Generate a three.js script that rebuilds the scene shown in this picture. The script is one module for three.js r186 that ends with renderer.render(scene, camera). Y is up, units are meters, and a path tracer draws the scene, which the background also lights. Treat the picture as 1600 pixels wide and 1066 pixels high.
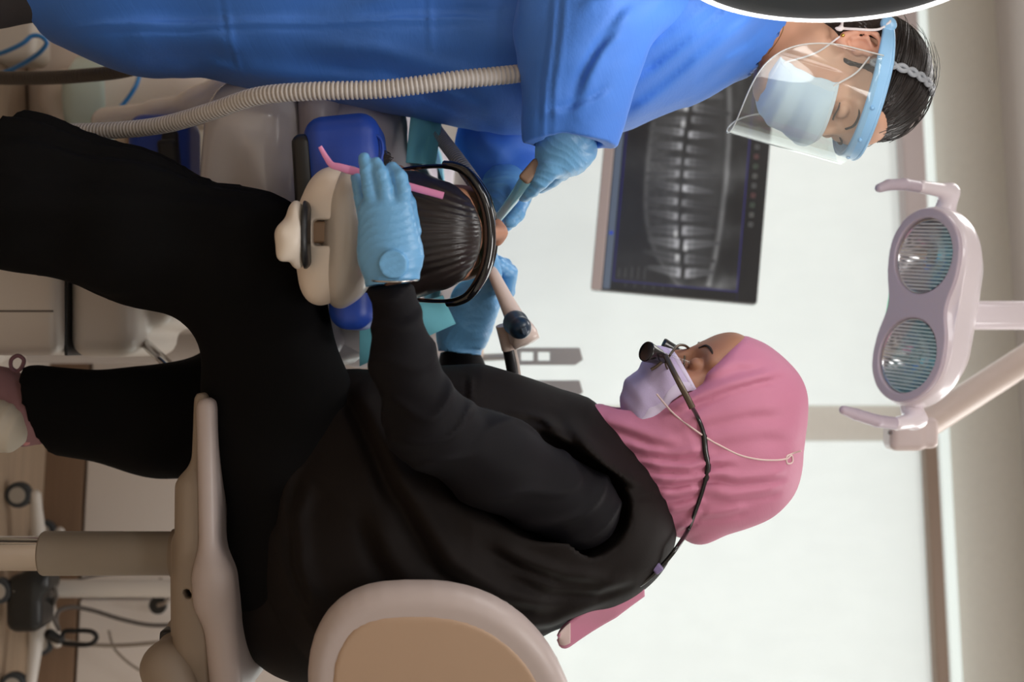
import * as THREE from 'three';
import { RoundedBoxGeometry } from 'three/addons/geometries/RoundedBoxGeometry.js';
import { mergeGeometries } from 'three/addons/utils/BufferGeometryUtils.js';
import { RectAreaLightUniformsLib } from 'three/addons/lights/RectAreaLightUniformsLib.js';

// ---------------------------------------------------------------- camera, light, exposure
const EYE = 1.0, FOCAL = 2222;                       // eye height in metres, focal length in pixels of a 1600 x 1066 frame
const scene = new THREE.Scene();
scene.background = new THREE.Color(0x000000);
const camera = new THREE.PerspectiveCamera(2 * Math.atan(533 / FOCAL) * 180 / Math.PI, 1600 / 1066, 0.05, 30);
camera.up.set(-1, 0, 0);                             // the camera is held on its side: the frame's right is up
camera.position.set(0, EYE, 0);
camera.lookAt(0, EYE, -2);
camera.focus = 1.88;
camera.userData.fStop = 3.2;
const renderer = new THREE.WebGLRenderer({ antialias: true });
renderer.toneMapping = THREE.LinearToneMapping;
renderer.toneMappingExposure = 1.12;
renderer.shadowMap.enabled = true;
RectAreaLightUniformsLib.init();

const V3 = (x, y, z) => new THREE.Vector3(x, y, z);
const ROOM_TURN = -0.1745, ROOM_Z = -3.6, CEILING = 2.275;
const roomPoint = (s, y, n) => V3(s, y, n).applyAxisAngle(V3(0, 1, 0), ROOM_TURN).add(V3(0, 0, ROOM_Z));   // along the window wall, up, out of it
const roomDirection = (s, y, n) => V3(s, y, n).applyAxisAngle(V3(0, 1, 0), ROOM_TURN);
function areaLight(name, at, towards, w, h, color, intensity) {
  const l = new THREE.RectAreaLight(color, intensity, w, h);
  l.name = name; l.position.copy(at); scene.add(l); l.lookAt(at.clone().add(towards));
  return l;
}
const DAY = new THREE.Color().setRGB(0.93, 1.0, 0.985), PANEL = new THREE.Color().setRGB(1.0, 0.975, 0.95);
const DAY_GLOW = 0.84;
// daylight let in by the two translucent roller blinds
areaLight('daylight_window', roomPoint(-0.62, 1.44, 0.075), roomDirection(0, 0, 1), 1.54, 1.08, DAY, DAY_GLOW);
areaLight('daylight_window', roomPoint(1.06, 1.44, 0.075), roomDirection(0, 0, 1), 1.58, 1.10, DAY, DAY_GLOW);
// flush ceiling panels of the room
const PANELS = [[-0.55, 0.95, 4.6], [0.75, 0.95, 4.6], [-0.55, 2.6, 9], [0.75, 2.6, 9], [-0.55, 4.5, 6.5], [0.75, 4.5, 6.5]];   // along the wall, out of it, glow
for (const [s, n, glow] of PANELS) areaLight('ceiling_panel_light', roomPoint(s, CEILING - 0.022, n), V3(0, -1, 0), 0.54, 0.54, PANEL, glow);

// ---------------------------------------------------------------- helpers
let seed = 7;
const rnd = () => { seed = (seed * 1664525 + 1013904223) >>> 0; return seed / 4294967296; };
const P = (x, y, d) => V3((y - 533) * d / FOCAL, EYE + (x - 800) * d / FOCAL, -d);   // where a point of the place stands: height, sideways and distance read off the photograph
const M_PER_PX = d => d / FOCAL;
const taken = {};
const numbered = n => { const k = taken[n] = (taken[n] ?? -1) + 1; return k ? n + '_' + String(k).padStart(3, '0') : n; };
function info(o, label, category, group, kind) {
  if (label) o.userData.label = label;
  if (category) o.userData.category = category;
  if (group) o.userData.group = group;
  if (kind) o.userData.kind = kind;
  return o;
}
function thing(name, label, category, at, group) {
  const g = new THREE.Group(); g.name = numbered(name); if (at) g.position.copy(at); scene.add(g);
  return info(g, label, category, group);
}
// a mesh given in world coordinates, hung under a thing (whose group may stand anywhere without turning)
function part(name, geometry, material, parent, label) {
  const m = new THREE.Mesh(geometry, material); m.name = parent ? name : numbered(name);
  m.castShadow = m.receiveShadow = true;
  if (parent) { parent.updateWorldMatrix(true, false); geometry.applyMatrix4(parent.matrixWorld.clone().invert()); parent.add(m); } else scene.add(m);
  if (label) m.userData.label = label;
  return m;
}
function structure(name, geometry, material, parent) {
  const m = part(name, geometry, material, parent); if (!parent) { m.name = name; m.userData.kind = 'structure'; } return m;
}
const mat = (r, g, b, roughness = 0.6, more = {}) => { const m = new THREE.MeshPhysicalMaterial({ roughness, metalness: 0, side: THREE.DoubleSide, ...more }); m.color.setRGB(r, g, b); return m; };
const srgb = (r, g, b, roughness = 0.6, more = {}) => { const m = mat(1, 1, 1, roughness, more); m.color.setRGB(r / 255, g / 255, b / 255, THREE.SRGBColorSpace); return m; };

function box(w, h, d, r = 0.004, seg = 2) { return r > 0 ? new RoundedBoxGeometry(w, h, d, seg, Math.min(r, w / 2.01, h / 2.01, d / 2.01)) : new THREE.BoxGeometry(w, h, d); }
function placed(g, at, turn) { const m = new THREE.Matrix4().makeRotationFromEuler(turn ?? new THREE.Euler()); m.setPosition(at); return g.applyMatrix4(m); }
const inRoom = (g, s, y, n) => placed(g, roomPoint(s, y, n), new THREE.Euler(0, ROOM_TURN, 0));
const merge = list => mergeGeometries(list.map(g => { const k = g.index ? g.toNonIndexed() : g; for (const a of Object.keys(k.attributes)) if (!['position', 'normal', 'uv'].includes(a)) k.deleteAttribute(a); if (!k.attributes.uv) k.setAttribute('uv', new THREE.BufferAttribute(new Float32Array(k.attributes.position.count * 2), 2)); return k; }));
// axes -> matrix: columns x, y, z and origin
const basis = (x, y, z, o) => new THREE.Matrix4().makeBasis(x, y, z).setPosition(o);
function alongY(g, a, b) {                            // puts a geometry built along y from 0 to its length between two points
  const q = new THREE.Quaternion().setFromUnitVectors(V3(0, 1, 0), b.clone().sub(a).normalize());
  return g.applyMatrix4(new THREE.Matrix4().makeRotationFromQuaternion(q).setPosition(a));
}
function rod(a, b, ra, rb = ra, seg = 20) { const l = a.distanceTo(b), g = new THREE.CylinderGeometry(rb, ra, l, seg, 1); g.translate(0, l / 2, 0); return alongY(g, a, b); }
function lathe(profile, a, b, seg = 32) { return alongY(new THREE.LatheGeometry(profile.map(([r, y]) => new THREE.Vector2(r, y)), seg), a, b); }
// a tube along points with a radius that may vary along it; flat = thickness / width
function sweep(points, radius, { n = 60, radial = 10, flat = 1, up = null, closed = false, cap = true } = {}) {
  const c = new THREE.CatmullRomCurve3(points, closed, 'centripetal'), pos = [], nor = [], uv = [], idx = [];
  const f = c.computeFrenetFrames(n, closed), r = typeof radius === 'function' ? radius : () => radius;
  const len = c.getLength();
  for (let i = 0; i <= n; i++) {
    const t = i / n, p = c.getPointAt(t); let N = f.normals[i].clone(), B = f.binormals[i].clone(); const T = f.tangents[i];
    if (up) { B = V3().crossVectors(T, up).normalize(); N = V3().crossVectors(B, T).normalize(); }
    const rr = r(t), dr = (r(Math.min(1, t + 0.002)) - r(Math.max(0, t - 0.002))) / (0.004 * len);
    for (let j = 0; j <= radial; j++) {
      const a = j / radial * Math.PI * 2, ca = Math.cos(a), sa = Math.sin(a);
      const q = p.clone().addScaledVector(N, ca * rr * flat).addScaledVector(B, sa * rr);
      const nn = N.clone().multiplyScalar(ca / Math.max(flat, 0.05)).addScaledVector(B, sa).normalize().addScaledVector(T, -dr).normalize();
      pos.push(q.x, q.y, q.z); nor.push(nn.x, nn.y, nn.z); uv.push(t * len, a * rr);
      if (i < n && j < radial) { const k = i * (radial + 1) + j; idx.push(k, k + 1, k + radial + 1, k + 1, k + radial + 2, k + radial + 1); }
    }
  }
  if (cap && !closed) for (const i of [0, n]) {
    const p = c.getPointAt(i / n), T = f.tangents[i].clone().multiplyScalar(i ? 1 : -1), k0 = pos.length / 3; pos.push(p.x, p.y, p.z); nor.push(T.x, T.y, T.z); uv.push(0, 0);
    for (let j = 0; j <= radial; j++) { const k = (i * (radial + 1) + j) * 3; pos.push(pos[k], pos[k + 1], pos[k + 2]); nor.push(T.x, T.y, T.z); uv.push(0, 0); if (j < radial) i ? idx.push(k0, k0 + 1 + j, k0 + 2 + j) : idx.push(k0, k0 + 2 + j, k0 + 1 + j); }
  }
  const g = new THREE.BufferGeometry();
  g.setAttribute('position', new THREE.Float32BufferAttribute(pos, 3)); g.setAttribute('normal', new THREE.Float32BufferAttribute(nor, 3)); g.setAttribute('uv', new THREE.Float32BufferAttribute(uv, 2)); g.setIndex(idx);
  return g;
}
const cling = (f, x, y, lift, d0 = 1.5, d1 = 2.5) => { for (let d = d0; d < d1; d += 0.0015) { const p = P(x, y, d); if (f(p.x, p.y, p.z) < lift) return p; } return P(x, y, d1); };   // the point of a surface nearest the camera there
const pts = list => list.map(p => P(...p));
// an open sheet over a grid of points, thickened
function sheet(nu, nv, at, thick = 0.0015) {
  const front = [], g = new THREE.BufferGeometry(), pos = [], uv = [], idx = [];
  for (let i = 0; i <= nu; i++) for (let j = 0; j <= nv; j++) front.push(at(i / nu, j / nv));
  const id = (i, j) => i * (nv + 1) + j, N = front.length, normals = [];
  for (let i = 0; i <= nu; i++) for (let j = 0; j <= nv; j++) {
    const a = front[id(Math.min(nu, i + 1), j)].clone().sub(front[id(Math.max(0, i - 1), j)]), b = front[id(i, Math.min(nv, j + 1))].clone().sub(front[id(i, Math.max(0, j - 1))]);
    normals.push(a.cross(b).normalize());
  }
  for (const s of [0.5, -0.5]) front.forEach((p, k) => { const q = p.clone().addScaledVector(normals[k], s * thick); pos.push(q.x, q.y, q.z); uv.push(Math.floor(k / (nv + 1)) / nu, (k % (nv + 1)) / nv); });
  for (let i = 0; i < nu; i++) for (let j = 0; j < nv; j++) {
    const a = id(i, j), b = id(i + 1, j), c = id(i + 1, j + 1), d = id(i, j + 1);
    idx.push(a, b, c, a, c, d, a + N, c + N, b + N, a + N, d + N, c + N);
  }
  const rim = [];
  for (let i = 0; i < nu; i++) { rim.push([id(i, 0), id(i + 1, 0)], [id(i + 1, nv), id(i, nv)]); }
  for (let j = 0; j < nv; j++) { rim.push([id(nu, j), id(nu, j + 1)], [id(0, j + 1), id(0, j)]); }
  for (const [a, b] of rim) idx.push(a, a + N, b, b, a + N, b + N);
  g.setAttribute('position', new THREE.Float32BufferAttribute(pos, 3)); g.setAttribute('uv', new THREE.Float32BufferAttribute(uv, 2)); g.setIndex(idx); g.computeVertexNormals();
  return g;
}

// ---------------------------------------------------------------- distance fields: shapes joined by a smooth minimum, meshed by surface nets
const smin = (a, b, k) => { if (k <= 0) return Math.min(a, b); const h = Math.max(k - Math.abs(a - b), 0) / k; return Math.min(a, b) - h * h * k * 0.25; };
const smax = (a, b, k) => -smin(-a, -b, k);
function capsule(a, b, ra, rb, sz = 1) {             // tapered; sz < 1 stretches it along z
  const dx = b.x - a.x, dy = b.y - a.y, dz = (b.z - a.z) * sz, l = dx * dx + dy * dy + dz * dz || 1e-9, az = a.z * sz;
  const f = (x, y, z) => { const px = x - a.x, py = y - a.y, pz = z * sz - az, t = Math.max(0, Math.min(1, (px * dx + py * dy + pz * dz) / l)), qx = px - t * dx, qy = py - t * dy, qz = pz - t * dz; return Math.sqrt(qx * qx + qy * qy + qz * qz) - ra - (rb - ra) * t; };
  const m = Math.max(ra, rb);
  f.lo = [Math.min(a.x, b.x) - m, Math.min(a.y, b.y) - m, Math.min(a.z, b.z) - m / sz]; f.hi = [Math.max(a.x, b.x) + m, Math.max(a.y, b.y) + m, Math.max(a.z, b.z) + m / sz];
  return f;
}
function ellipsoid(c, rx, ry, rz, m) {               // m: optional rotation matrix (world -> own axes is its transpose)
  const e = m ? m.elements : null, mx = Math.max(rx, ry, rz);
  const f = (x, y, z) => {
    let px = x - c.x, py = y - c.y, pz = z - c.z;
    if (e) { const qx = e[0] * px + e[1] * py + e[2] * pz, qy = e[4] * px + e[5] * py + e[6] * pz, qz = e[8] * px + e[9] * py + e[10] * pz; px = qx; py = qy; pz = qz; }
    const ax = px / rx, ay = py / ry, az = pz / rz, k0 = Math.sqrt(ax * ax + ay * ay + az * az), bx = ax / rx, by = ay / ry, bz = az / rz, k1 = Math.sqrt(bx * bx + by * by + bz * bz);
    return k1 < 1e-9 ? -Math.min(rx, ry, rz) : k0 * (k0 - 1) / k1;
  };
  f.lo = [c.x - mx, c.y - mx, c.z - mx]; f.hi = [c.x + mx, c.y + mx, c.z + mx];
  return f;
}
function slab(c, hx, hy, hz, r, m) {                 // rounded box
  const e = m ? m.elements : null, R = Math.hypot(hx, hy, hz);
  const f = (x, y, z) => {
    let px = x - c.x, py = y - c.y, pz = z - c.z;
    if (e) { const qx = e[0] * px + e[1] * py + e[2] * pz, qy = e[4] * px + e[5] * py + e[6] * pz, qz = e[8] * px + e[9] * py + e[10] * pz; px = qx; py = qy; pz = qz; }
    px = Math.abs(px) - hx + r; py = Math.abs(py) - hy + r; pz = Math.abs(pz) - hz + r;
    const a = Math.max(px, 0), b = Math.max(py, 0), d = Math.max(pz, 0);
    return Math.sqrt(a * a + b * b + d * d) + Math.min(Math.max(px, py, pz), 0) - r;
  };
  f.lo = [c.x - R, c.y - R, c.z - R]; f.hi = [c.x + R, c.y + R, c.z + R];
  return f;
}
function union(list, k = 0.02) {
  const f = (x, y, z) => { let d = list[0](x, y, z); for (let i = 1; i < list.length; i++) d = smin(d, list[i](x, y, z), k); return d; };
  f.lo = [0, 1, 2].map(i => Math.min(...list.map(s => s.lo[i]))); f.hi = [0, 1, 2].map(i => Math.max(...list.map(s => s.hi[i])));
  return f;
}
function within(f, g) { g.lo = f.lo; g.hi = f.hi; return g; }                                   // a changed field keeps its bounds
const minus = (a, b, k = 0.004) => within(a, (x, y, z) => smax(a(x, y, z), -b(x, y, z), k));
const both = (a, b, k = 0.004) => within(a, (x, y, z) => smax(a(x, y, z), b(x, y, z), k));
const grow = (a, r) => { const f = (x, y, z) => a(x, y, z) - r; f.lo = a.lo.map(v => v - r); f.hi = a.hi.map(v => v + r); return f; };
const half = (p, n) => { const m = n.clone().normalize(), o = m.dot(p); return (x, y, z) => m.x * x + m.y * y + m.z * z - o; };   // keeps the side against n
// image-measured limb: [x, y, distance, radius in pixels] joints
const chain = (list, sz = 1) => list.slice(1).map((b, i) => { const a = list[i]; return capsule(P(a[0], a[1], a[2]), P(b[0], b[1], b[2]), a[3] * M_PER_PX(a[2]), b[3] * M_PER_PX(b[2]), sz); });
const bone = (...list) => list.slice(1).map(([p, r], i) => capsule(list[i][0], p, list[i][1], r));
function meshField(f, cell, { pad = 0.02, slack = 0.01, color = null, lo = f.lo, hi = f.hi } = {}) {
  const L = lo.map(v => v - pad), n = [0, 1, 2].map(i => Math.ceil((hi[i] - lo[i] + 2 * pad) / cell) + 2), [nx, ny, nz] = n, val = new Float32Array(nx * ny * nz);
  const B = 6, at = (i, j, k) => (k * ny + j) * nx + i, far = B * cell * 0.9 + slack;
  for (let k0 = 0; k0 < nz; k0 += B) for (let j0 = 0; j0 < ny; j0 += B) for (let i0 = 0; i0 < nx; i0 += B) {
    const c = f(L[0] + (i0 + B / 2) * cell, L[1] + (j0 + B / 2) * cell, L[2] + (k0 + B / 2) * cell), skip = Math.abs(c) > far;
    for (let k = k0; k < Math.min(nz, k0 + B); k++) for (let j = j0; j < Math.min(ny, j0 + B); j++) for (let i = i0; i < Math.min(nx, i0 + B); i++)
      val[at(i, j, k)] = skip ? c : f(L[0] + i * cell, L[1] + j * cell, L[2] + k * cell);
  }
  const vid = new Int32Array(nx * ny * nz).fill(-1), pos = [], idx = [];
  const corner = [0, 1, nx, nx + 1, nx * ny, nx * ny + 1, nx * ny + nx, nx * ny + nx + 1];
  const edges = [[0, 1], [2, 3], [4, 5], [6, 7], [0, 2], [1, 3], [4, 6], [5, 7], [0, 4], [1, 5], [2, 6], [3, 7]];
  for (let k = 0; k < nz - 1; k++) for (let j = 0; j < ny - 1; j++) for (let i = 0; i < nx - 1; i++) {
    const o = at(i, j, k); let m = 0; for (let c = 0; c < 8; c++) if (val[o + corner[c]] < 0) m |= 1 << c;
    if (m === 0 || m === 255) continue;
    let x = 0, y = 0, z = 0, q = 0;
    for (const [a, b] of edges) {
      if (((m >> a) & 1) === ((m >> b) & 1)) continue;
      const va = val[o + corner[a]], vb = val[o + corner[b]], t = va / (va - vb);
      x += (a & 1) + t * ((b & 1) - (a & 1)); y += ((a >> 1) & 1) + t * (((b >> 1) & 1) - ((a >> 1) & 1)); z += ((a >> 2) & 1) + t * (((b >> 2) & 1) - ((a >> 2) & 1)); q++;
    }
    vid[o] = pos.length / 3; pos.push(L[0] + (i + x / q) * cell, L[1] + (j + y / q) * cell, L[2] + (k + z / q) * cell);
  }
  const quad = (a, b, c, d, flip) => { if (a < 0 || b < 0 || c < 0 || d < 0) return; flip ? idx.push(a, b, c, a, c, d) : idx.push(a, c, b, a, d, c); };
  for (let k = 1; k < nz - 1; k++) for (let j = 1; j < ny - 1; j++) for (let i = 1; i < nx - 1; i++) {
    const o = at(i, j, k), s = val[o] < 0, X = 1, Y = nx, Z = nx * ny;
    if (s !== val[o + X] < 0) quad(vid[o], vid[o - Y], vid[o - Y - Z], vid[o - Z], s);
    if (s !== val[o + Y] < 0) quad(vid[o], vid[o - Z], vid[o - X - Z], vid[o - X], s);
    if (s !== val[o + Z] < 0) quad(vid[o], vid[o - X], vid[o - X - Y], vid[o - Y], s);
  }
  const N = pos.length / 3, nor = new Float32Array(N * 3), uv = new Float32Array(N * 2), col = color ? new Float32Array(N * 3) : null, e = cell * 0.6;
  for (let v = 0; v < N; v++) {
    const x = pos[v * 3], y = pos[v * 3 + 1], z = pos[v * 3 + 2];
    let a = f(x + e, y, z) - f(x - e, y, z), b = f(x, y + e, z) - f(x, y - e, z), c = f(x, y, z + e) - f(x, y, z - e); const l = Math.hypot(a, b, c) || 1;
    a /= l; b /= l; c /= l; nor[v * 3] = a; nor[v * 3 + 1] = b; nor[v * 3 + 2] = c;
    uv[v * 2] = x + z * 0.7; uv[v * 2 + 1] = y + z * 0.3;
    if (col) { const q = color(x, y, z, a, b, c); col[v * 3] = q[0]; col[v * 3 + 1] = q[1]; col[v * 3 + 2] = q[2]; }
  }
  const g = new THREE.BufferGeometry();
  g.setAttribute('position', new THREE.Float32BufferAttribute(pos, 3)); g.setAttribute('normal', new THREE.BufferAttribute(nor, 3)); g.setAttribute('uv', new THREE.BufferAttribute(uv, 2));
  if (col) g.setAttribute('color', new THREE.BufferAttribute(col, 3));
  g.setIndex(idx);
  return g;
}
const joined = list => { const u = list.every(g => g.attributes.color); return mergeGeometries(list.map(g => { const k = g.index ? g : g; if (!u && k.attributes.color) k.deleteAttribute('color'); return k; })); };
// smooth value noise, and ridged fold patterns for cloth
const hash3 = (x, y, z) => { let h = (x * 374761393 + y * 668265263 + z * 2147483647 * 3) | 0; h = (h ^ (h >>> 13)) * 1274126177 | 0; return ((h ^ (h >>> 16)) >>> 0) / 4294967296; };
function noise(x, y, z) {
  const i = Math.floor(x), j = Math.floor(y), k = Math.floor(z), u = x - i, v = y - j, w = z - k, s = t => t * t * (3 - 2 * t), a = s(u), b = s(v), c = s(w), L = (p, q, t) => p + (q - p) * t;
  return L(L(L(hash3(i, j, k), hash3(i + 1, j, k), a), L(hash3(i, j + 1, k), hash3(i + 1, j + 1, k), a), b), L(L(hash3(i, j, k + 1), hash3(i + 1, j, k + 1), a), L(hash3(i, j + 1, k + 1), hash3(i + 1, j + 1, k + 1), a), b), c);
}
// single folds of cloth: each a line over the garment (height, sideways as in the photograph), its width and its rise in metres
function creaseLines(dist, lines) {
  const L = lines.map(([p, w, amp]) => ({ p, w, amp, x0: Math.min(...p.map(q => q[0])) - 3 * w, x1: Math.max(...p.map(q => q[0])) + 3 * w, y0: Math.min(...p.map(q => q[1])) - 3 * w, y1: Math.max(...p.map(q => q[1])) + 3 * w }));
  return (x, y) => {
    const px = 800 + (y - EYE) * FOCAL / dist, py = 533 + x * FOCAL / dist; let out = 0;
    for (const l of L) {
      if (px < l.x0 || px > l.x1 || py < l.y0 || py > l.y1) continue;
      let best = 1e9, s = 0, tt = 0; const n = l.p.length - 1;
      for (let i = 0; i < n; i++) { const a = l.p[i], b = l.p[i + 1], dx = b[0] - a[0], dy = b[1] - a[1], q = dx * dx + dy * dy, t = Math.max(0, Math.min(1, ((px - a[0]) * dx + (py - a[1]) * dy) / q)), ex = px - a[0] - t * dx, ey = py - a[1] - t * dy, e = ex * ex + ey * ey; if (e < best) { best = e; s = Math.sqrt(e) * Math.sign(dx * ey - dy * ex); tt = (i + t) / n; } }
      const u = s / l.w, fade = Math.min(1, Math.min(tt, 1 - tt) * 5 + 0.08);
      out += l.amp * fade * (Math.exp(-u * u) - 0.8 * Math.exp(-((u - 1.3) ** 2) * 2.2));
    }
    return out;
  };
}
const crumple = (x, y, z, f) => (0.5 - Math.abs(noise(x * f, y * f, z * f) - 0.5)) * 0.6 + (0.5 - Math.abs(noise(x * f * 2.1 + 5, y * f * 2.1, z * f * 2.1) - 0.5)) * 0.3;   // sharp-edged crinkles of stiff thin cloth
const fold = t => { const s = 1 - Math.abs(2 * (t - Math.floor(t)) - 1); return s * s * (3 - 2 * s); };
// textures
function dataTexture(w, h, at, color = true) {
  const a = new Uint8Array(w * h * 4);
  for (let j = 0; j < h; j++) for (let i = 0; i < w; i++) { const c = at(i, j), o = (j * w + i) * 4; if (typeof c === 'number') a[o] = a[o + 1] = a[o + 2] = c * 255; else { a[o] = c[0] * 255; a[o + 1] = c[1] * 255; a[o + 2] = c[2] * 255; } a[o + 3] = 255; }
  const t = new THREE.DataTexture(a, w, h); t.wrapS = t.wrapT = THREE.RepeatWrapping; t.magFilter = THREE.LinearFilter; t.minFilter = THREE.LinearMipmapLinearFilter; t.generateMipmaps = true; if (color) t.colorSpace = THREE.SRGBColorSpace; t.needsUpdate = true;
  return t;
}

// ---------------------------------------------------------------- the room
const grainTexture = dataTexture(256, 256, (i, j) => { const a = noise(i / 64, j / 5, 3) * 0.5 + noise(i / 20, j / 2, 9) * 0.5; const v = 0.9 + 0.1 * a; return [v, v * 0.985, v * 0.96]; });
const speckle = dataTexture(256, 256, (i, j) => 0.985 + 0.015 * noise(i / 2, j / 2, 1));
const floorTexture = dataTexture(512, 512, (i, j) => { const a = noise(i / 90, j / 7, 5) * 0.6 + noise(i / 30, j / 2.5, 2) * 0.4, v = 0.88 + 0.12 * a; return [v, v * 0.98, v * 0.95]; });
const wallPaint = srgb(232, 228, 219, 0.85, { map: speckle });
const ceilingPaint = srgb(206, 195, 190, 0.9, { map: speckle });
const floorMat = srgb(196, 176, 156, 0.42, { map: floorTexture });
const laminate = srgb(236, 227, 220, 0.35);
const brownWood = srgb(150, 124, 104, 0.5, { map: grainTexture });
const S0 = -2.3, S1 = 1.95, N1 = 5.3, TH = 0.12;
const wallBox = (s0, s1, y0, y1, n0, n1) => {        // a box with uv in metres
  const g = new THREE.BoxGeometry(s1 - s0, y1 - y0, n1 - n0), p = g.attributes.position, q = g.attributes.normal, u = g.attributes.uv;
  for (let i = 0; i < p.count; i++) { const ax = Math.abs(q.getX(i)), ay = Math.abs(q.getY(i)); u.setXY(i, ax > 0.5 ? p.getZ(i) : p.getX(i), ay > 0.5 ? p.getZ(i) : p.getY(i)); }
  return inRoom(g, (s0 + s1) / 2, (y0 + y1) / 2, (n0 + n1) / 2);
};
const W1 = [-1.42, 0.165], W2 = [0.255, 1.86], SILL = 0.88, HEAD = 2.03;
structure('floor', wallBox(S0 - TH, S1 + TH, -0.1, 0, -TH, N1 + TH), floorMat);
structure('ceiling', wallBox(S0 - TH, S1 + TH, CEILING, CEILING + 0.1, -TH, N1 + TH), ceilingPaint);
structure('wall_back', merge([wallBox(S0, S1, 0, SILL, -TH, 0), wallBox(S0, S1, HEAD, CEILING, -TH, 0), wallBox(S0, W1[0], SILL, HEAD, -TH, 0), wallBox(W1[1], W2[0], SILL, HEAD, -TH, 0), wallBox(W2[1], S1, SILL, HEAD, -TH, 0)]), wallPaint);
structure('wall_left', wallBox(S0 - TH, S0, 0, CEILING, -TH, N1), wallPaint);
structure('wall_right', wallBox(S1, S1 + TH, 0, CEILING, -TH, N1), wallPaint);
structure('wall_front', wallBox(S0 - TH, S1 + TH, 0, CEILING, N1, N1 + TH), wallPaint);
structure('baseboard_back', wallBox(S0, -0.02, 0, 0.083, 0, 0.014), brownWood);
structure('baseboard_left', wallBox(S0, S0 + 0.014, 0, 0.083, 0.014, N1), brownWood);
structure('baseboard_right', wallBox(S1 - 0.014, S1, 0, 0.083, 0.56, N1), brownWood);

// the two windows with their drawn roller blinds, bright with the day behind them
const blindWeave = dataTexture(128, 128, (i, j) => 0.965 + 0.035 * noise(i / 2, j / 5, 4));
const blindMat = srgb(228, 236, 234, 0.9, { map: blindWeave }); blindMat.name = 'lit_window_blind'; blindMat.emissive.copy(DAY); blindMat.emissiveIntensity = 0.36;
const frameMat = srgb(214, 200, 192, 0.5), cassetteMat = srgb(203, 190, 190, 0.5), railMat = srgb(150, 128, 112, 0.5), glassMat = mat(1, 1, 1, 0.02, { transmission: 1, thickness: 0 });
[[W1, cassetteMat, 0.066, 1.994, 2.052], [W2, railMat, 0.05, 2.018, 2.05]].forEach(([[a, b], m, deep, y0, y1], i) => {
  const g = new THREE.Group(); g.name = 'window_' + (i + 1); g.userData.kind = 'structure'; scene.add(g);
  const f = 0.04, y = (SILL + HEAD) / 2;
  part('window_frame', merge([wallBox(a, a + f, SILL, HEAD, -0.08, -0.03), wallBox(b - f, b, SILL, HEAD, -0.08, -0.03), wallBox(a + f, b - f, SILL, SILL + f, -0.08, -0.03), wallBox(a + f, b - f, HEAD - f, HEAD, -0.08, -0.03), wallBox((a + b) / 2 - 0.02, (a + b) / 2 + 0.02, SILL + f, HEAD - f, -0.08, -0.03)]), frameMat, g);
  for (const [p, q] of [[a + f, (a + b) / 2 - 0.02], [(a + b) / 2 + 0.02, b - f]]) part('pane', wallBox(p, q, SILL + f, HEAD - f, -0.057, -0.053), glassMat, g);
  part('blind', wallBox(a - 0.0, b + 0.0, SILL + 0.02, y0 + 0.01, 0.004, 0.006), blindMat, g);
  part('blind_cassette', inRoom(box(b - a + 0.02, y1 - y0, deep, 0.006), (a + b) / 2, (y0 + y1) / 2, deep / 2 + 0.001), m, g);
  part('bottom_bar', inRoom(box(b - a - 0.005, 0.022, 0.014, 0.005), (a + b) / 2, SILL + 0.012, 0.010), m, g);
});
// slim light strip over the windows
{
  const glow = srgb(225, 240, 236, 0.6); glow.name = 'light_strip_glow'; glow.emissive.copy(DAY); glow.emissiveIntensity = 0.42;
  const t = thing('light_strip', 'slim glowing strip light running along the wall above the window blinds', 'light strip', roomPoint(0.2, 2.052, 0.03));
  part('diffuser', inRoom(box(3.2, 0.028, 0.05, 0.006), 0.2, 2.067, 0.026), glow, t);
  part('end_cap', inRoom(box(0.012, 0.03, 0.052, 0.003), -1.406, 2.067, 0.026), frameMat, t); part('end_cap', inRoom(box(0.012, 0.03, 0.052, 0.003), 1.806, 2.067, 0.026), frameMat, t);
  areaLight('light_strip_light', roomPoint(0.2, 2.067, 0.053), roomDirection(0, 0, 1), 3.2, 0.026, DAY, 0.8);
}
// ceiling panels
PANELS.forEach(([s, n], i) => {
  const t = thing('ceiling_panel', ['square ceiling light panel near the left window', 'square ceiling light panel near the right window', 'square ceiling light panel over the middle of the room on the left', 'square ceiling light panel over the middle of the room on the right', 'square ceiling light panel at the back of the room on the left', 'square ceiling light panel at the back of the room on the right'][i], 'ceiling light', roomPoint(s, CEILING, n), 'ceiling light panels');
  const glow = mat(0.9, 0.9, 0.9, 0.6); glow.name = 'ceiling_light_glow'; glow.emissive.copy(PANEL); glow.emissiveIntensity = 1.0;
  part('frame', merge([[-1, 0], [1, 0]].map(([k]) => inRoom(box(0.03, 0.02, 0.6, 0.003), s + k * 0.285, CEILING - 0.0105, n)).concat([-1, 1].map(k => inRoom(box(0.54, 0.02, 0.03, 0.003), s, CEILING - 0.0105, n + k * 0.285)))), srgb(240, 240, 240, 0.4), t);
  part('diffuser', inRoom(box(0.54, 0.012, 0.54, 0.002), s, CEILING - 0.008, n), glow, t);
});

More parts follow.
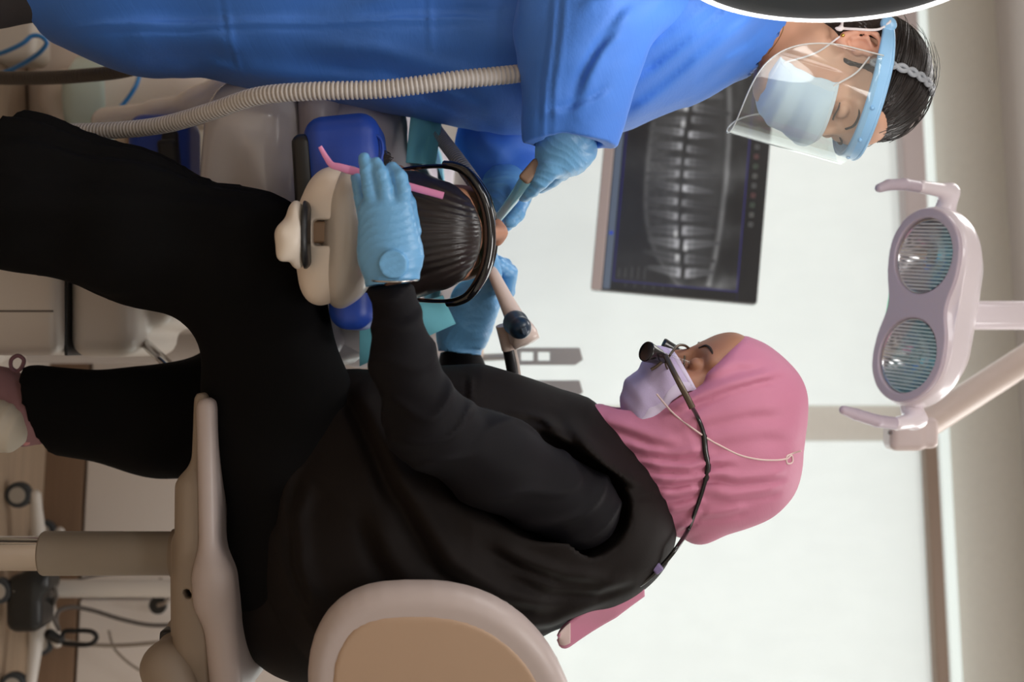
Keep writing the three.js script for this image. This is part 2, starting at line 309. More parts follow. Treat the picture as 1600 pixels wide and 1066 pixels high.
// ---------------------------------------------------------------- low cabinets under the right window, with a worktop
{
  const y0 = 0.083, y1 = 0.775;
  const plinth = part('cabinet_plinth', wallBox(0.0, 1.9, 0, y0 - 0.001, 0.06, 0.5), brownWood); info(plinth, 'brown wooden plinth under the pale low cabinets', 'plinth');
  const top = part('worktop', inRoom(box(1.92, 0.03, 0.53, 0.006), 0.95, y1 + 0.016, 0.266), srgb(232, 228, 222, 0.3)); info(top, 'pale worktop lying on the low cabinets behind the seated dentist', 'worktop');
  ['pale low cabinet nearest the dental chair base', 'pale low cabinet behind the stool column', 'pale low cabinet at the right edge behind the cables'].forEach((label, i) => {
    const s = 0.32 + i * 0.632, t = thing('low_cabinet', label, 'cabinet', roomPoint(s, y0, 0.25), 'low cabinets');
    part('body', inRoom(box(0.628, y1 - y0, 0.46, 0.003), s, (y0 + y1) / 2, 0.24), laminate, t);
    for (const k of [-1, 1]) { const d = part('door', inRoom(box(0.308, y1 - y0 - 0.01, 0.018, 0.003), s + k * 0.156, (y0 + y1) / 2, 0.485), laminate, t); part('handle', inRoom(box(0.012, 0.11, 0.02, 0.005), s + k * 0.03, y1 - 0.1, 0.503), srgb(170, 168, 165, 0.3, { metalness: 0.9 }), d); }
  });
}

// ---------------------------------------------------------------- people: shared shapes
const skinBump = dataTexture(256, 256, (i, j) => 0.5 * noise(i / 2.2, j / 2.2, 8) + 0.5 * noise(i / 6, j / 6, 3), false);
const clothBump = dataTexture(256, 256, (i, j) => 0.5 + 0.25 * Math.sin(i * Math.PI / 2) * Math.cos(j * Math.PI / 2) + 0.25 * (noise(i / 3, j / 3, 2) - 0.5), false);
clothBump.repeat.set(18, 18);
const crepe = dataTexture(256, 256, (i, j) => noise(i / 2, j / 2, 2) * 0.5 + noise(i / 7, j / 7, 5) * 0.5, false);
const crepeFine = crepe.clone(); crepeFine.repeat.set(6, 6); crepeFine.needsUpdate = true;
const skinMat = mat(1, 1, 1, 0.52, { vertexColors: true, bumpMap: skinBump, bumpScale: 0.0002 });
const blackTop = mat(0.0092, 0.0066, 0.0060, 0.72, { specularIntensity: 0.3, bumpMap: clothBump, bumpScale: 0.0002 });
const blackSleeve = mat(0.0042, 0.0036, 0.0054, 0.66, { specularIntensity: 0.3, bumpMap: clothBump, bumpScale: 0.0001 });
const blackTrousers = mat(0.0035, 0.0033, 0.0036, 0.85, { specularIntensity: 0.2, bumpMap: clothBump, bumpScale: 0.0002 });
const gloveMat = mat(0.17, 0.44, 0.76, 0.36, { bumpMap: crepeFine, bumpScale: 0.0003 });
const gownMat = mat(0.068, 0.245, 0.82, 0.62, { bumpMap: crepeFine, bumpScale: 0.0003, transmission: 0.12, thickness: 0 });
// a head in its own axes: x towards the face, y towards the crown, z to one side
function headField({ ears = true, neck = null } = {}) {
  const v = V3, s = [
    ellipsoid(v(-0.012, 0.034, 0), 0.096, 0.09, 0.075), ellipsoid(v(0.03, -0.035, 0), 0.062, 0.078, 0.058),
    capsule(v(0.058, -0.1, -0.012), v(0.058, -0.1, 0.012), 0.021, 0.021), ellipsoid(v(0.07, 0.045, 0), 0.022, 0.04, 0.05),
  ];
  for (const k of [-1, 1]) s.push(ellipsoid(v(0.06, -0.03, 0.036 * k), 0.028, 0.03, 0.024), capsule(v(-0.005, -0.06, 0.052 * k), v(0.045, -0.1, 0.02 * k), 0.02, 0.02));
  let f = union(s, 0.03);
  const brow = [-1, 1].map(k => capsule(v(0.083, 0.026, 0.012 * k), v(0.068, 0.028, 0.05 * k), 0.012, 0.01));
  f = union([f, ...brow], 0.012);
  for (const k of [-1, 1]) f = minus(f, ellipsoid(v(0.096, 0.008, 0.034 * k), 0.02, 0.016, 0.022), 0.02);
  const face = [capsule(v(0.09, 0.018, 0), v(0.108, -0.026, 0), 0.0075, 0.0115), capsule(v(0.103, -0.03, -0.011), v(0.103, -0.03, 0.011), 0.008, 0.008), capsule(v(0.086, -0.066, -0.02), v(0.096, -0.064, 0), 0.005, 0.0065), capsule(v(0.096, -0.064, 0), v(0.086, -0.066, 0.02), 0.0065, 0.005), capsule(v(0.084, -0.074, -0.016), v(0.093, -0.075, 0.0), 0.005, 0.007), capsule(v(0.093, -0.075, 0), v(0.084, -0.074, 0.016), 0.007, 0.005)];
  f = union([f, ...face], 0.009);
  for (const k of [-1, 1]) f = union([f, ellipsoid(v(0.0755, 0.008, 0.033 * k), 0.0135, 0.0125, 0.0155)], 0.003);
  for (const k of [-1, 1]) f = minus(f, capsule(v(0.089, 0.0015, 0.024 * k), v(0.083, 0.0005, 0.046 * k), 0.0013, 0.0011), 0.002);   // lowered lids meet in a crease
  if (ears) for (const k of [-1, 1]) {
    const rim = [[0.004, 0.004], [0.004, 0.02], [-0.006, 0.031], [-0.02, 0.031], [-0.03, 0.02], [-0.03, 0.004], [-0.022, -0.012], [-0.014, -0.024], [-0.004, -0.028], [0.002, -0.02]].map(([a, b], i) => v(a - 0.004, b - 0.002, k * (0.074 + (a < -0.015 ? 0.014 : 0.008) - (i > 7 ? 0.003 : 0))));
    const helix = rim.slice(1).map((q, i) => capsule(rim[i], q, i > 5 ? 0.0052 : 0.0036, i > 5 ? 0.0056 : 0.0036));
    const bowl = ellipsoid(v(-0.015, 0.004, k * 0.073), 0.016, 0.028, 0.009);
    const ridge = [capsule(v(-0.012, 0.02, k * 0.082), v(-0.023, 0.006, k * 0.087), 0.003, 0.003), capsule(v(-0.023, 0.006, k * 0.087), v(-0.016, -0.012, k * 0.083), 0.003, 0.003), ellipsoid(v(0.001, -0.002, k * 0.079), 0.005, 0.007, 0.006)];
    let e = union([...helix, bowl, ...ridge], 0.006); e = minus(e, ellipsoid(v(-0.011, -0.003, k * 0.088), 0.0085, 0.01, 0.0085), 0.004);
    f = union([f, e], 0.005);
  }
  if (neck) f = union([f, capsule(v(-0.025, -0.055, 0), neck, 0.052, 0.056)], 0.04);
  f.lo = [-0.13, -0.2, -0.11]; f.hi = [0.14, 0.14, 0.11];
  if (neck) { f.lo = [Math.min(-0.13, neck.x - 0.07), neck.y - 0.06, -0.11]; }
  return f;
}
const skinTone = (r, g, b) => (x, y, z) => {           // patchy skin: rosier cheeks, ears, lips and lids
  const n = 0.93 + 0.14 * noise(x * 60, y * 60, z * 60), lip = Math.exp(-(((x - 0.095) / 0.02) ** 2 + ((y + 0.07) / 0.011) ** 2 + (z / 0.028) ** 2)), ear = Math.abs(z) > 0.076 && x < 0.02 ? 1 : 0;
  const cheek = Math.exp(-(((y + 0.03) / 0.03) ** 2 + ((Math.abs(z) - 0.045) / 0.03) ** 2)) * (x > 0.03 ? 1 : 0), q = 0.35 * lip + 0.12 * cheek + 0.12 * ear;
  return [r * n, g * n * (1 - q), b * n * (1 - q * 0.9)];
};
// axes of a head from the way it faces (as seen in the photograph: dx = up, dy = right) and a turn towards the camera
function headAxes(center, dx, dy, yaw, scale = 1) {
  const F = V3(dy, dx, 0).normalize(), U = V3(-F.y, F.x, 0); if (U.y < 0) U.negate();
  const R = V3(0, 0, 1), f = F.clone().multiplyScalar(Math.cos(yaw)).addScaledVector(R, Math.sin(yaw)), side = V3().crossVectors(f, U);
  return basis(f.multiplyScalar(scale), U.multiplyScalar(scale), side.multiplyScalar(scale), center);
}
const turned = (f, m) => {                             // a field moved into the world
  const inv = m.clone().invert().elements, s = Math.cbrt(Math.abs(m.determinant()));
  const g = (x, y, z) => s * f(inv[0] * x + inv[4] * y + inv[8] * z + inv[12], inv[1] * x + inv[5] * y + inv[9] * z + inv[13], inv[2] * x + inv[6] * y + inv[10] * z + inv[14]);
  const b = new THREE.Box3(V3(...f.lo), V3(...f.hi)).applyMatrix4(m); g.lo = b.min.toArray(); g.hi = b.max.toArray();
  return g;
};
const local = (m, list) => list.map(([x, y, z]) => V3(x, y, z).applyMatrix4(m));
// strands of hair as slim tapering tubes along curves, all one mesh
function strands(curves, radius, tint) {
  const list = curves.map(c => { const g = sweep(c, t => radius * (0.35 + 0.65 * Math.sin(Math.PI * Math.min(1, 0.12 + t * 0.88)) ** 0.6), { n: 12, radial: 4, cap: false }); const v = tint * (0.5 + rnd() * 1.0), n = g.attributes.position.count, col = new Float32Array(n * 3); for (let i = 0; i < n; i++) { col[i * 3] = v * 1.15; col[i * 3 + 1] = v * 0.9; col[i * 3 + 2] = v * 0.82; } g.setAttribute('color', new THREE.BufferAttribute(col, 3)); return g; });
  return list;
}
const hairMat = mat(1, 1, 1, 0.32, { vertexColors: true, specularIntensity: 0.8 });
const flatTint = (r, g, b) => () => [r, g, b];

// a pleated face mask lying over a head's nose and chin: u across the face, v from its top edge to the chin
function maskSheet(H, u, v, lift = 0) {
  const z = (u - 0.5) * 2, wrap = 1 - 0.70 * Math.abs(z) ** 2.1, under = Math.max(0, v - 0.86) / 0.14;
  const prof = 0.100 + 0.029 * Math.exp(-(((v - 0.22) / 0.20) ** 2)) + 0.016 * Math.exp(-(((v - 0.62) / 0.22) ** 2)) - 0.012 * v - 0.03 * under ** 2;
  const pleat = 0.0036 * fold(v * 3.2 + 0.2) ** 2 * (1 - 0.3 * Math.abs(z)) + 0.006 * (crumple(u * 0.14, v * 0.11, H.elements[12], 42) - 0.3) * Math.abs(z) ** 0.6 + 0.0018 * Math.sin(z * 9 + v * 11) * Math.abs(z);
  const wz = 0.070 * Math.sin(z * 1.35) * (1 - 0.06 * v);
  return V3(0.030 + (prof - 0.028) * wrap + pleat + lift, -0.006 - v * 0.112 + 0.016 * Math.abs(z) ** 1.5 * (v - 0.45), wz).applyMatrix4(H);
}
const maskEdges = H => [0, 1].map(e => sheet(34, 2, (u, v) => maskSheet(H, u, e ? 0.965 + v * 0.035 : v * 0.05, 0.0012), 0.0014)).concat([0, 1].map(e => sheet(2, 30, (u, v) => maskSheet(H, e ? 0.95 + u * 0.05 : u * 0.05, v, 0.0012), 0.0014)));

// ---------------------------------------------------------------- the seated dentist
let scarfField, topField;
const dentist = thing('person', 'seated person in black scrubs, pink headscarf, lilac mask and magnifying glasses, working over the patient', 'person', P(330, 880, 1.98));
const dentistHead = headAxes(P(1120, 644, 1.97), -0.545, -0.838, 0.06, 0.96);
const legNear = [[472, 890, 1.91, 100], [444, 660, 1.9, 104], [392, 408, 1.9, 103]], shinNear = [[378, 412, 1.9, 99], [200, 352, 1.88, 106], [40, 303, 1.87, 109], [-140, 270, 1.87, 112]];
const legFar = [[440, 870, 2.1, 112], [400, 620, 2.12, 92]], shinFar = [[360, 620, 2.12, 80], [250, 655, 2.1, 76], [65, 640, 2.08, 66]];
const armNear = [[905, 795, 1.83, 66], [770, 722, 1.755, 70], [668, 664, 1.70, 62], [630, 565, 1.69, 47], [613, 445, 1.71, 35]];
const armFar = [[900, 690, 2.16, 58], [750, 650, 2.24, 48], [722, 590, 2.19, 36], [716, 535, 2.16, 29]];
const torsoRows = [[520, 905, 1.98, 145], [610, 800, 1.98, 190], [745, 795, 1.98, 204], [870, 800, 1.98, 158], [955, 825, 1.98, 92]];
{
  const armClear = union([...chain(armNear.map(([x, y, d, r]) => [x, y, d, r + 10])), ...chain([[905, 795, 1.83, 72], [850, 765, 1.79, 80]])], 0.01);
  // the body, covered by clothes everywhere but the face
  const thin = (l, k) => l.map(([x, y, d, r]) => [x, y, d, r * k]);
  const body = union([minus(union(chain(thin(torsoRows, 0.78), 0.9), 0.04), grow(armClear, 0.01), 0.01), ...chain(thin(legNear, 0.72)), ...chain(thin(shinNear, 0.4)), ...chain(thin(legFar, 0.75)), ...chain(thin(shinFar, 0.45)), ...chain(thin(armNear, 0.6)), ...chain(thin(armFar, 0.6)), capsule(P(985, 740, 1.97), P(1050, 680, 1.97), 0.055, 0.055), ...chain([[65, 640, 2.08, 30], [30, 632, 2.075, 28]])], 0.04);
  const tone = skinTone(0.40, 0.185, 0.105);
  const face = meshField(headField({ ears: false, neck: V3(-0.045, -0.15, 0) }), 0.0032, { color: tone }).applyMatrix4(dentistHead);
  const trunk = meshField(body, 0.016, { color: (x, y, z) => { const n = 0.93 + 0.14 * noise(x * 60, y * 60, z * 60); return [0.40 * n, 0.185 * n, 0.105 * n]; } });
  part('body', joined([face, trunk]), skinMat, dentist);
  // eyebrows
  for (const k of [1, -1]) part('eyebrow', sweep(local(dentistHead, [[0.093, 0.028, 0.014 * k], [0.093, 0.036, 0.028 * k], [0.084, 0.036, 0.046 * k], [0.072, 0.03, 0.056 * k]]), t => 0.0032 * (1 - 0.7 * t), { n: 14, radial: 6, flat: 0.6 }), srgb(40, 28, 24, 0.8), dentist);

  // trousers: wide legs with soft folds
  const legs = union([...chain(legNear), ...chain(shinNear), ...chain(legFar), ...chain(shinFar), ...chain([[480, 930, 1.98, 95], [465, 860, 1.98, 95]], 0.62)], 0.05);
  const legFolds = within(legs, (x, y, z) => {
    const d = legs(x, y, z); if (Math.abs(d) > 0.05) return d;
    const low = Math.max(0, Math.min(1, (0.74 - y) / 0.3)), w = noise(x * 9, y * 5, z * 9);
    return d - 0.011 * low * (fold(Math.atan2(z + 1.88, x + 0.18) * 1.6 + w * 1.1) - 0.5) - 0.006 * (noise(x * 16, y * 7, z * 16) - 0.5);
  });
  const hemA = half(P(15, 209, 1.87), V3(-0.5, -0.87, 0)), hemB = half(P(58, 640, 2.08), V3(0.3, -1, 0));
  const trimmed = within(legs, (x, y, z) => { let d = Math.max(legFolds(x, y, z), z > -1.99 ? hemA(x, y, z) : hemB(x, y, z)); return d; });
  part('trousers', meshField(trimmed, 0.008, { slack: 0.02 }), blackTrousers, dentist);

  // scrub top with short wide sleeves, hanging in folds over the lap
  const shoulder = union([...chain([[930, 815, 1.9, 92], [868, 778, 1.82, 92]]), ...chain([[920, 760, 2.1, 84], [850, 720, 2.17, 74]])], 0.03);
  const skirt = union([...chain([[530, 910, 1.96, 155], [485, 935, 1.97, 105]], 0.72), ...chain([[600, 690, 1.98, 96], [530, 650, 1.97, 62]], 0.62)], 0.06);
  const bodice = union([...chain(torsoRows, 0.86), skirt], 0.07);
  const cloth = union([bodice, shoulder], 0.045);
  const topFolds = creaseLines(1.9, [
    [[[640, 705], [668, 770], [715, 850], [790, 905], [880, 930]], 20, 0.012], [[[770, 822], [820, 850], [880, 876], [945, 888]], 12, 0.009], [[[800, 862], [860, 893], [930, 905], [985, 890]], 13, 0.007],
    [[[700, 905], [770, 950], [860, 960], [950, 925]], 16, 0.008], [[[560, 600], [590, 640], [625, 700], [650, 770]], 18, 0.014], [[[505, 640], [470, 700], [462, 760], [470, 830]], 18, 0.010], [[[500, 735], [488, 790], [495, 860], [520, 920]], 14, 0.009],
    [[[600, 770], [625, 840], [670, 910], [720, 960]], 20, 0.009], [[[842, 655], [868, 672], [905, 715], [945, 760]], 13, 0.008], [[[875, 640], [915, 690], [965, 735], [1010, 752]], 13, 0.006], [[[735, 586], [738, 615], [742, 655]], 5, 0.003], [[[915, 772], [960, 766], [1005, 764], [1035, 772]], 3.5, 0.002], [[[790, 640], [840, 648], [880, 668]], 6, 0.003],
  ]);
  const folds = within(cloth, (x, y, z) => {
    let d = cloth(x, y, z); if (Math.abs(d) > 0.06) return d;
    d -= 0.007 * (noise(x * 7, y * 6, z * 7) - 0.5) + 0.003 * (noise(x * 19, y * 13, z * 19) - 0.5) + topFolds(x, y);
    return d;
  });
  const neckHole = capsule(P(985, 765, 1.97), P(1075, 690, 1.97), 0.062, 0.08);
  const top = within(cloth, (x, y, z) => smax(smax(folds(x, y, z), -armClear(x, y, z), 0.016), -neckHole(x, y, z), 0.006));
  topField = top;
  part('scrub_top', meshField(top, 0.0062, { slack: 0.025 }), blackTop, dentist);
  // seams: shoulder and side panel, and the pocket edge
  const seam = list => sweep(list, 0.0011, { n: 40, radial: 5 });

  // long tight sleeves with rings of small creases
  const ring = (f, amp, per) => within(f, (x, y, z) => { const d = f(x, y, z); if (Math.abs(d) > 0.03) return d; const t = (x * 0.86 + y * 0.25) * per + noise(x * 11, y * 11, z * 11) * 2.2; return d - amp * (fold(t) ** 3) * (0.3 + 0.7 * noise(x * 17, y * 17, z * 17)) + amp * 0.3; });
  const sleeveA = union(chain(armNear), 0.025);
  part('sleeve', meshField(ring(both(sleeveA, half(P(612, 447, 1.71), V3(-1, -0.12, 0)), 0.003), 0.0055, 26), 0.0045, { slack: 0.012 }), blackSleeve, dentist);
  part('sleeve', meshField(ring(both(union(chain(armFar), 0.025), half(P(716, 548, 2.16), V3(-1, 0, 0)), 0.003), 0.0035, 22), 0.006, { slack: 0.012 }), blackSleeve, dentist);

  // gloves
  const creased = (f, amp = 0.00055) => within(f, (x, y, z) => { const d = f(x, y, z); if (Math.abs(d) > 0.02) return d; return d - amp * (fold(x * 90 + y * 46 + noise(x * 30, y * 30, z * 30) * 2.5) ** 3) - 0.0007 * (noise(x * 55, y * 55, z * 55) - 0.5); });
  const gl = [];
  gl.push(...chain([[612, 432, 1.705, 34], [610, 398, 1.70, 35]], 1.3), ...chain([[597, 400, 1.70, 29], [582, 334, 1.70, 21]], 1.3), ...chain([[624, 400, 1.70, 29], [623, 334, 1.70, 20]], 1.3), ...chain([[608, 395, 1.70, 30], [602, 330, 1.70, 21]], 1.3));
  const fingers = [
    [[572, 338, 1.712, 14], [564, 308, 1.715, 11], [560, 290, 1.722, 10], [557, 277, 1.73, 9]],
    [[586, 330, 1.70, 14.5], [578, 296, 1.69, 11.8], [573, 268, 1.692, 11], [569, 247, 1.70, 9]],
    [[605, 326, 1.697, 15], [601, 296, 1.686, 12.2], [595, 272, 1.689, 11.8], [588, 255, 1.697, 9.5]],
    [[627, 326, 1.70, 15], [629, 298, 1.69, 12.8], [624, 277, 1.693, 12.5], [613, 263, 1.702, 10.5]],
    [[630, 398, 1.72, 20], [642, 360, 1.745, 16], [636, 318, 1.755, 14], [624, 290, 1.75, 12]],
  ];
  let hand = union(gl, 0.03);
  for (const f of fingers) hand = union([hand, union(chain(f), 0.002)], 0.0042);
  const dial = both(both(capsule(P(614, 413, 1.64), P(614, 413, 1.70), 0.0168, 0.0168), half(P(614, 413, 1.6635), V3(0.06, 0.05, 1)), 0.002), half(P(614, 413, 1.70), V3(0, 0, -1)), 0.002);
  hand = union([hand, dial], 0.004);
  const cuff = minus(both(union(chain([[612, 425, 1.705, 40], [614, 447, 1.708, 43]], 1.1), 0.01), half(P(614, 444, 1.708), V3(-1, -0.12, 0).multiplyScalar(-1)), 0.002), union(chain([[612, 420, 1.705, 36], [614, 470, 1.708, 39.5]], 1.1), 0.01), 0.003);
  part('glove', meshField(creased(union([both(hand, half(P(613, 440, 1.7), V3(1, 0.12, 0)), 0.003), cuff], 0.006)), 0.0026, { slack: 0.008 }), gloveMat, dentist, 'sky blue glove with a round watch bulging under its cuff');
  part('bracelet', sweep([0, 1, 2, 3, 4, 5, 6, 7].map(i => { const a = i / 8 * 2 * Math.PI; return P(632, 437, 1.70).add(V3(0.004 * Math.sin(a) , 0.028 * Math.cos(a) - 0.012, 0.034 * Math.sin(a))); }), 0.0013, { n: 48, radial: 6, closed: true }), srgb(200, 196, 190, 0.2, { metalness: 1 }), dentist, 'thin silver bracelet');

  // the hand round the handpiece
  const far = [];
  far.push(...chain([[722, 545, 2.15, 30], [716, 525, 2.15, 31]], 1.15), ...chain([[727, 515, 2.15, 32], [738, 468, 2.13, 33]], 1.2), ...chain([[738, 500, 2.13, 30], [762, 470, 2.11, 20]], 1.1));
  let grip = union(far, 0.03);
  for (const f of [
    [[745, 462, 2.13, 26], [765, 432, 2.10, 19], [768, 412, 2.08, 13], [766, 400, 2.07, 11]],
    [[752, 465, 2.11, 20], [770, 448, 2.09, 15], [772, 425, 2.075, 12], [768, 405, 2.065, 10]],
    [[760, 470, 2.16, 16], [792, 455, 2.18, 12.5], [797, 425, 2.16, 12], [778, 410, 2.13, 11]],
    [[762, 466, 2.18, 15], [786, 440, 2.19, 12.5], [788, 415, 2.17, 12], [772, 408, 2.14, 11]],
    [[740, 470, 2.18, 15], [752, 440, 2.2, 12], [756, 420, 2.19, 11], [752, 405, 2.17, 10]],
  ]) grip = union([grip, union(chain(f), 0.002)], 0.005);
  const cuffB = minus(both(union(chain([[716, 525, 2.15, 31], [718, 552, 2.15, 34]], 1.1), 0.01), half(P(719, 552, 2.15), V3(1, -0.1, 0)), 0.002), union(chain([[716, 520, 2.15, 27], [718, 570, 2.15, 31]], 1.1), 0.01), 0.003);
  part('glove', meshField(creased(union([both(grip, half(P(718, 542, 2.15), V3(1, -0.1, 0)), 0.003), cuffB], 0.006)), 0.0029, { slack: 0.008 }), gloveMat, dentist);

  // pink headscarf: over the head and a low bun, wrapped round the neck
  const opening = half(P(1098, 584, 1.97), V3(-0.66, -0.75, 0.0));   // the face shows in front of this plane
  const bowl = union([...chain([[1128, 628, 1.97, 112], [1135, 690, 1.975, 108]], 1.12), ...chain([[1148, 700, 1.98, 92], [1162, 738, 1.985, 76]], 1.05), ellipsoid(P(1190, 622, 1.97), 0.042, 0.05, 0.06), ...chain([[1120, 700, 1.98, 100], [1080, 700, 1.98, 94]], 1.1)], 0.05);
  const wrap = union([...chain([[930, 662, 1.95, 22], [975, 690, 1.955, 46], [1035, 730, 1.965, 80], [1095, 750, 1.975, 88]], 0.95), ...chain([[1060, 780, 1.97, 62], [1092, 826, 1.97, 22]]), ...chain([[935, 658, 1.98, 22], [985, 668, 1.97, 34], [1030, 678, 1.965, 48], [1062, 668, 1.965, 60]], 0.72)], 0.03);
  const wig = x => x;
  const faceRoom = turned(ellipsoid(V3(0.092, -0.03, 0), 0.058, 0.1, 0.064), dentistHead);
  const scarfCore = union([both(bowl, (x, y, z) => -opening(x, y, z) * -1, 0.012), wrap], 0.03);
  const scarfFolds = creaseLines(1.9, [
    [[[1046, 640], [1080, 622], [1130, 602], [1180, 588], [1226, 580]], 9, 0.0055], [[[1060, 604], [1100, 585], [1150, 566], [1195, 566]], 10, 0.003], [[[1062, 660], [1110, 648], [1165, 636], [1225, 634]], 13, 0.0035],
    [[[1085, 690], [1130, 676], [1190, 668], [1245, 672]], 15, 0.003], [[[925, 652], [970, 664], [1020, 682], [1065, 690]], 10, 0.004], [[[965, 690], [1010, 702], [1060, 706], [1105, 698]], 9, 0.005],
    [[[985, 715], [1030, 726], [1075, 728], [1110, 718], [1150, 716]], 8, 0.0055], [[[1008, 745], [1050, 748], [1090, 742], [1130, 736]], 8, 0.006], [[[1022, 772], [1058, 770], [1092, 760]], 8, 0.005], [[[1040, 800], [1070, 792], [1100, 778]], 8, 0.0045],
    [[[1105, 735], [1150, 744], [1195, 742], [1232, 738]], 9, 0.005], [[[1095, 765], [1140, 772], [1190, 766], [1225, 760]], 10, 0.0045], [[[1085, 805], [1125, 800], [1170, 790]], 9, 0.004], [[[1060, 835], [1080, 815], [1095, 790]], 7, 0.004],
  ]);
  scarfField = within(scarfCore, (x, y, z) => {
    let d = smax(scarfCore(x, y, z), -faceRoom(x, y, z), 0.008); if (Math.abs(d) > 0.05) return d;
    d -= scarfFolds(x, y) + 0.004 * (noise(x * 12, y * 12, z * 12) - 0.5) + 0.0016 * (noise(x * 34, y * 34, z * 34) - 0.5);
    return d;
  });
  part('headscarf', meshField(scarfField, 0.0042, { slack: 0.016 }), mat(0.60, 0.215, 0.335, 0.62, { sheen: 0.35, sheenColor: new THREE.Color(0.9, 0.55, 0.65), sheenRoughness: 0.5, bumpMap: crepeFine, bumpScale: 0.00012 }), dentist, 'dusty pink cloth headscarf');
  const tailAt = (u, v, lift = 0) => { const w = 38 * Math.sqrt(Math.max(0.02, 1 - Math.max(0, (u - 0.86) / 0.14) ** 2)) * (0.55 + 0.45 * Math.min(1, u * 3)); return P(1006 - 134 * u, 916 + 80 * u - 6 * Math.sin(u * 3.1) + (v - 0.3) * w, 1.90 + 0.05 * v + 0.006 * Math.sin(u * 9 + v * 3) - lift); };
  part('headscarf_tail', sheet(40, 10, (u, v) => tailAt(u, v), 0.004), mat(0.60, 0.215, 0.335, 0.62), dentist, 'pink tail of the headscarf down the back');
  part('tail_lining', sheet(10, 8, (u, v) => tailAt(0.86 + 0.13 * u, 0.06 + 0.82 * v, 0.004), 0.002), srgb(214, 190, 186, 0.8), dentist);
}

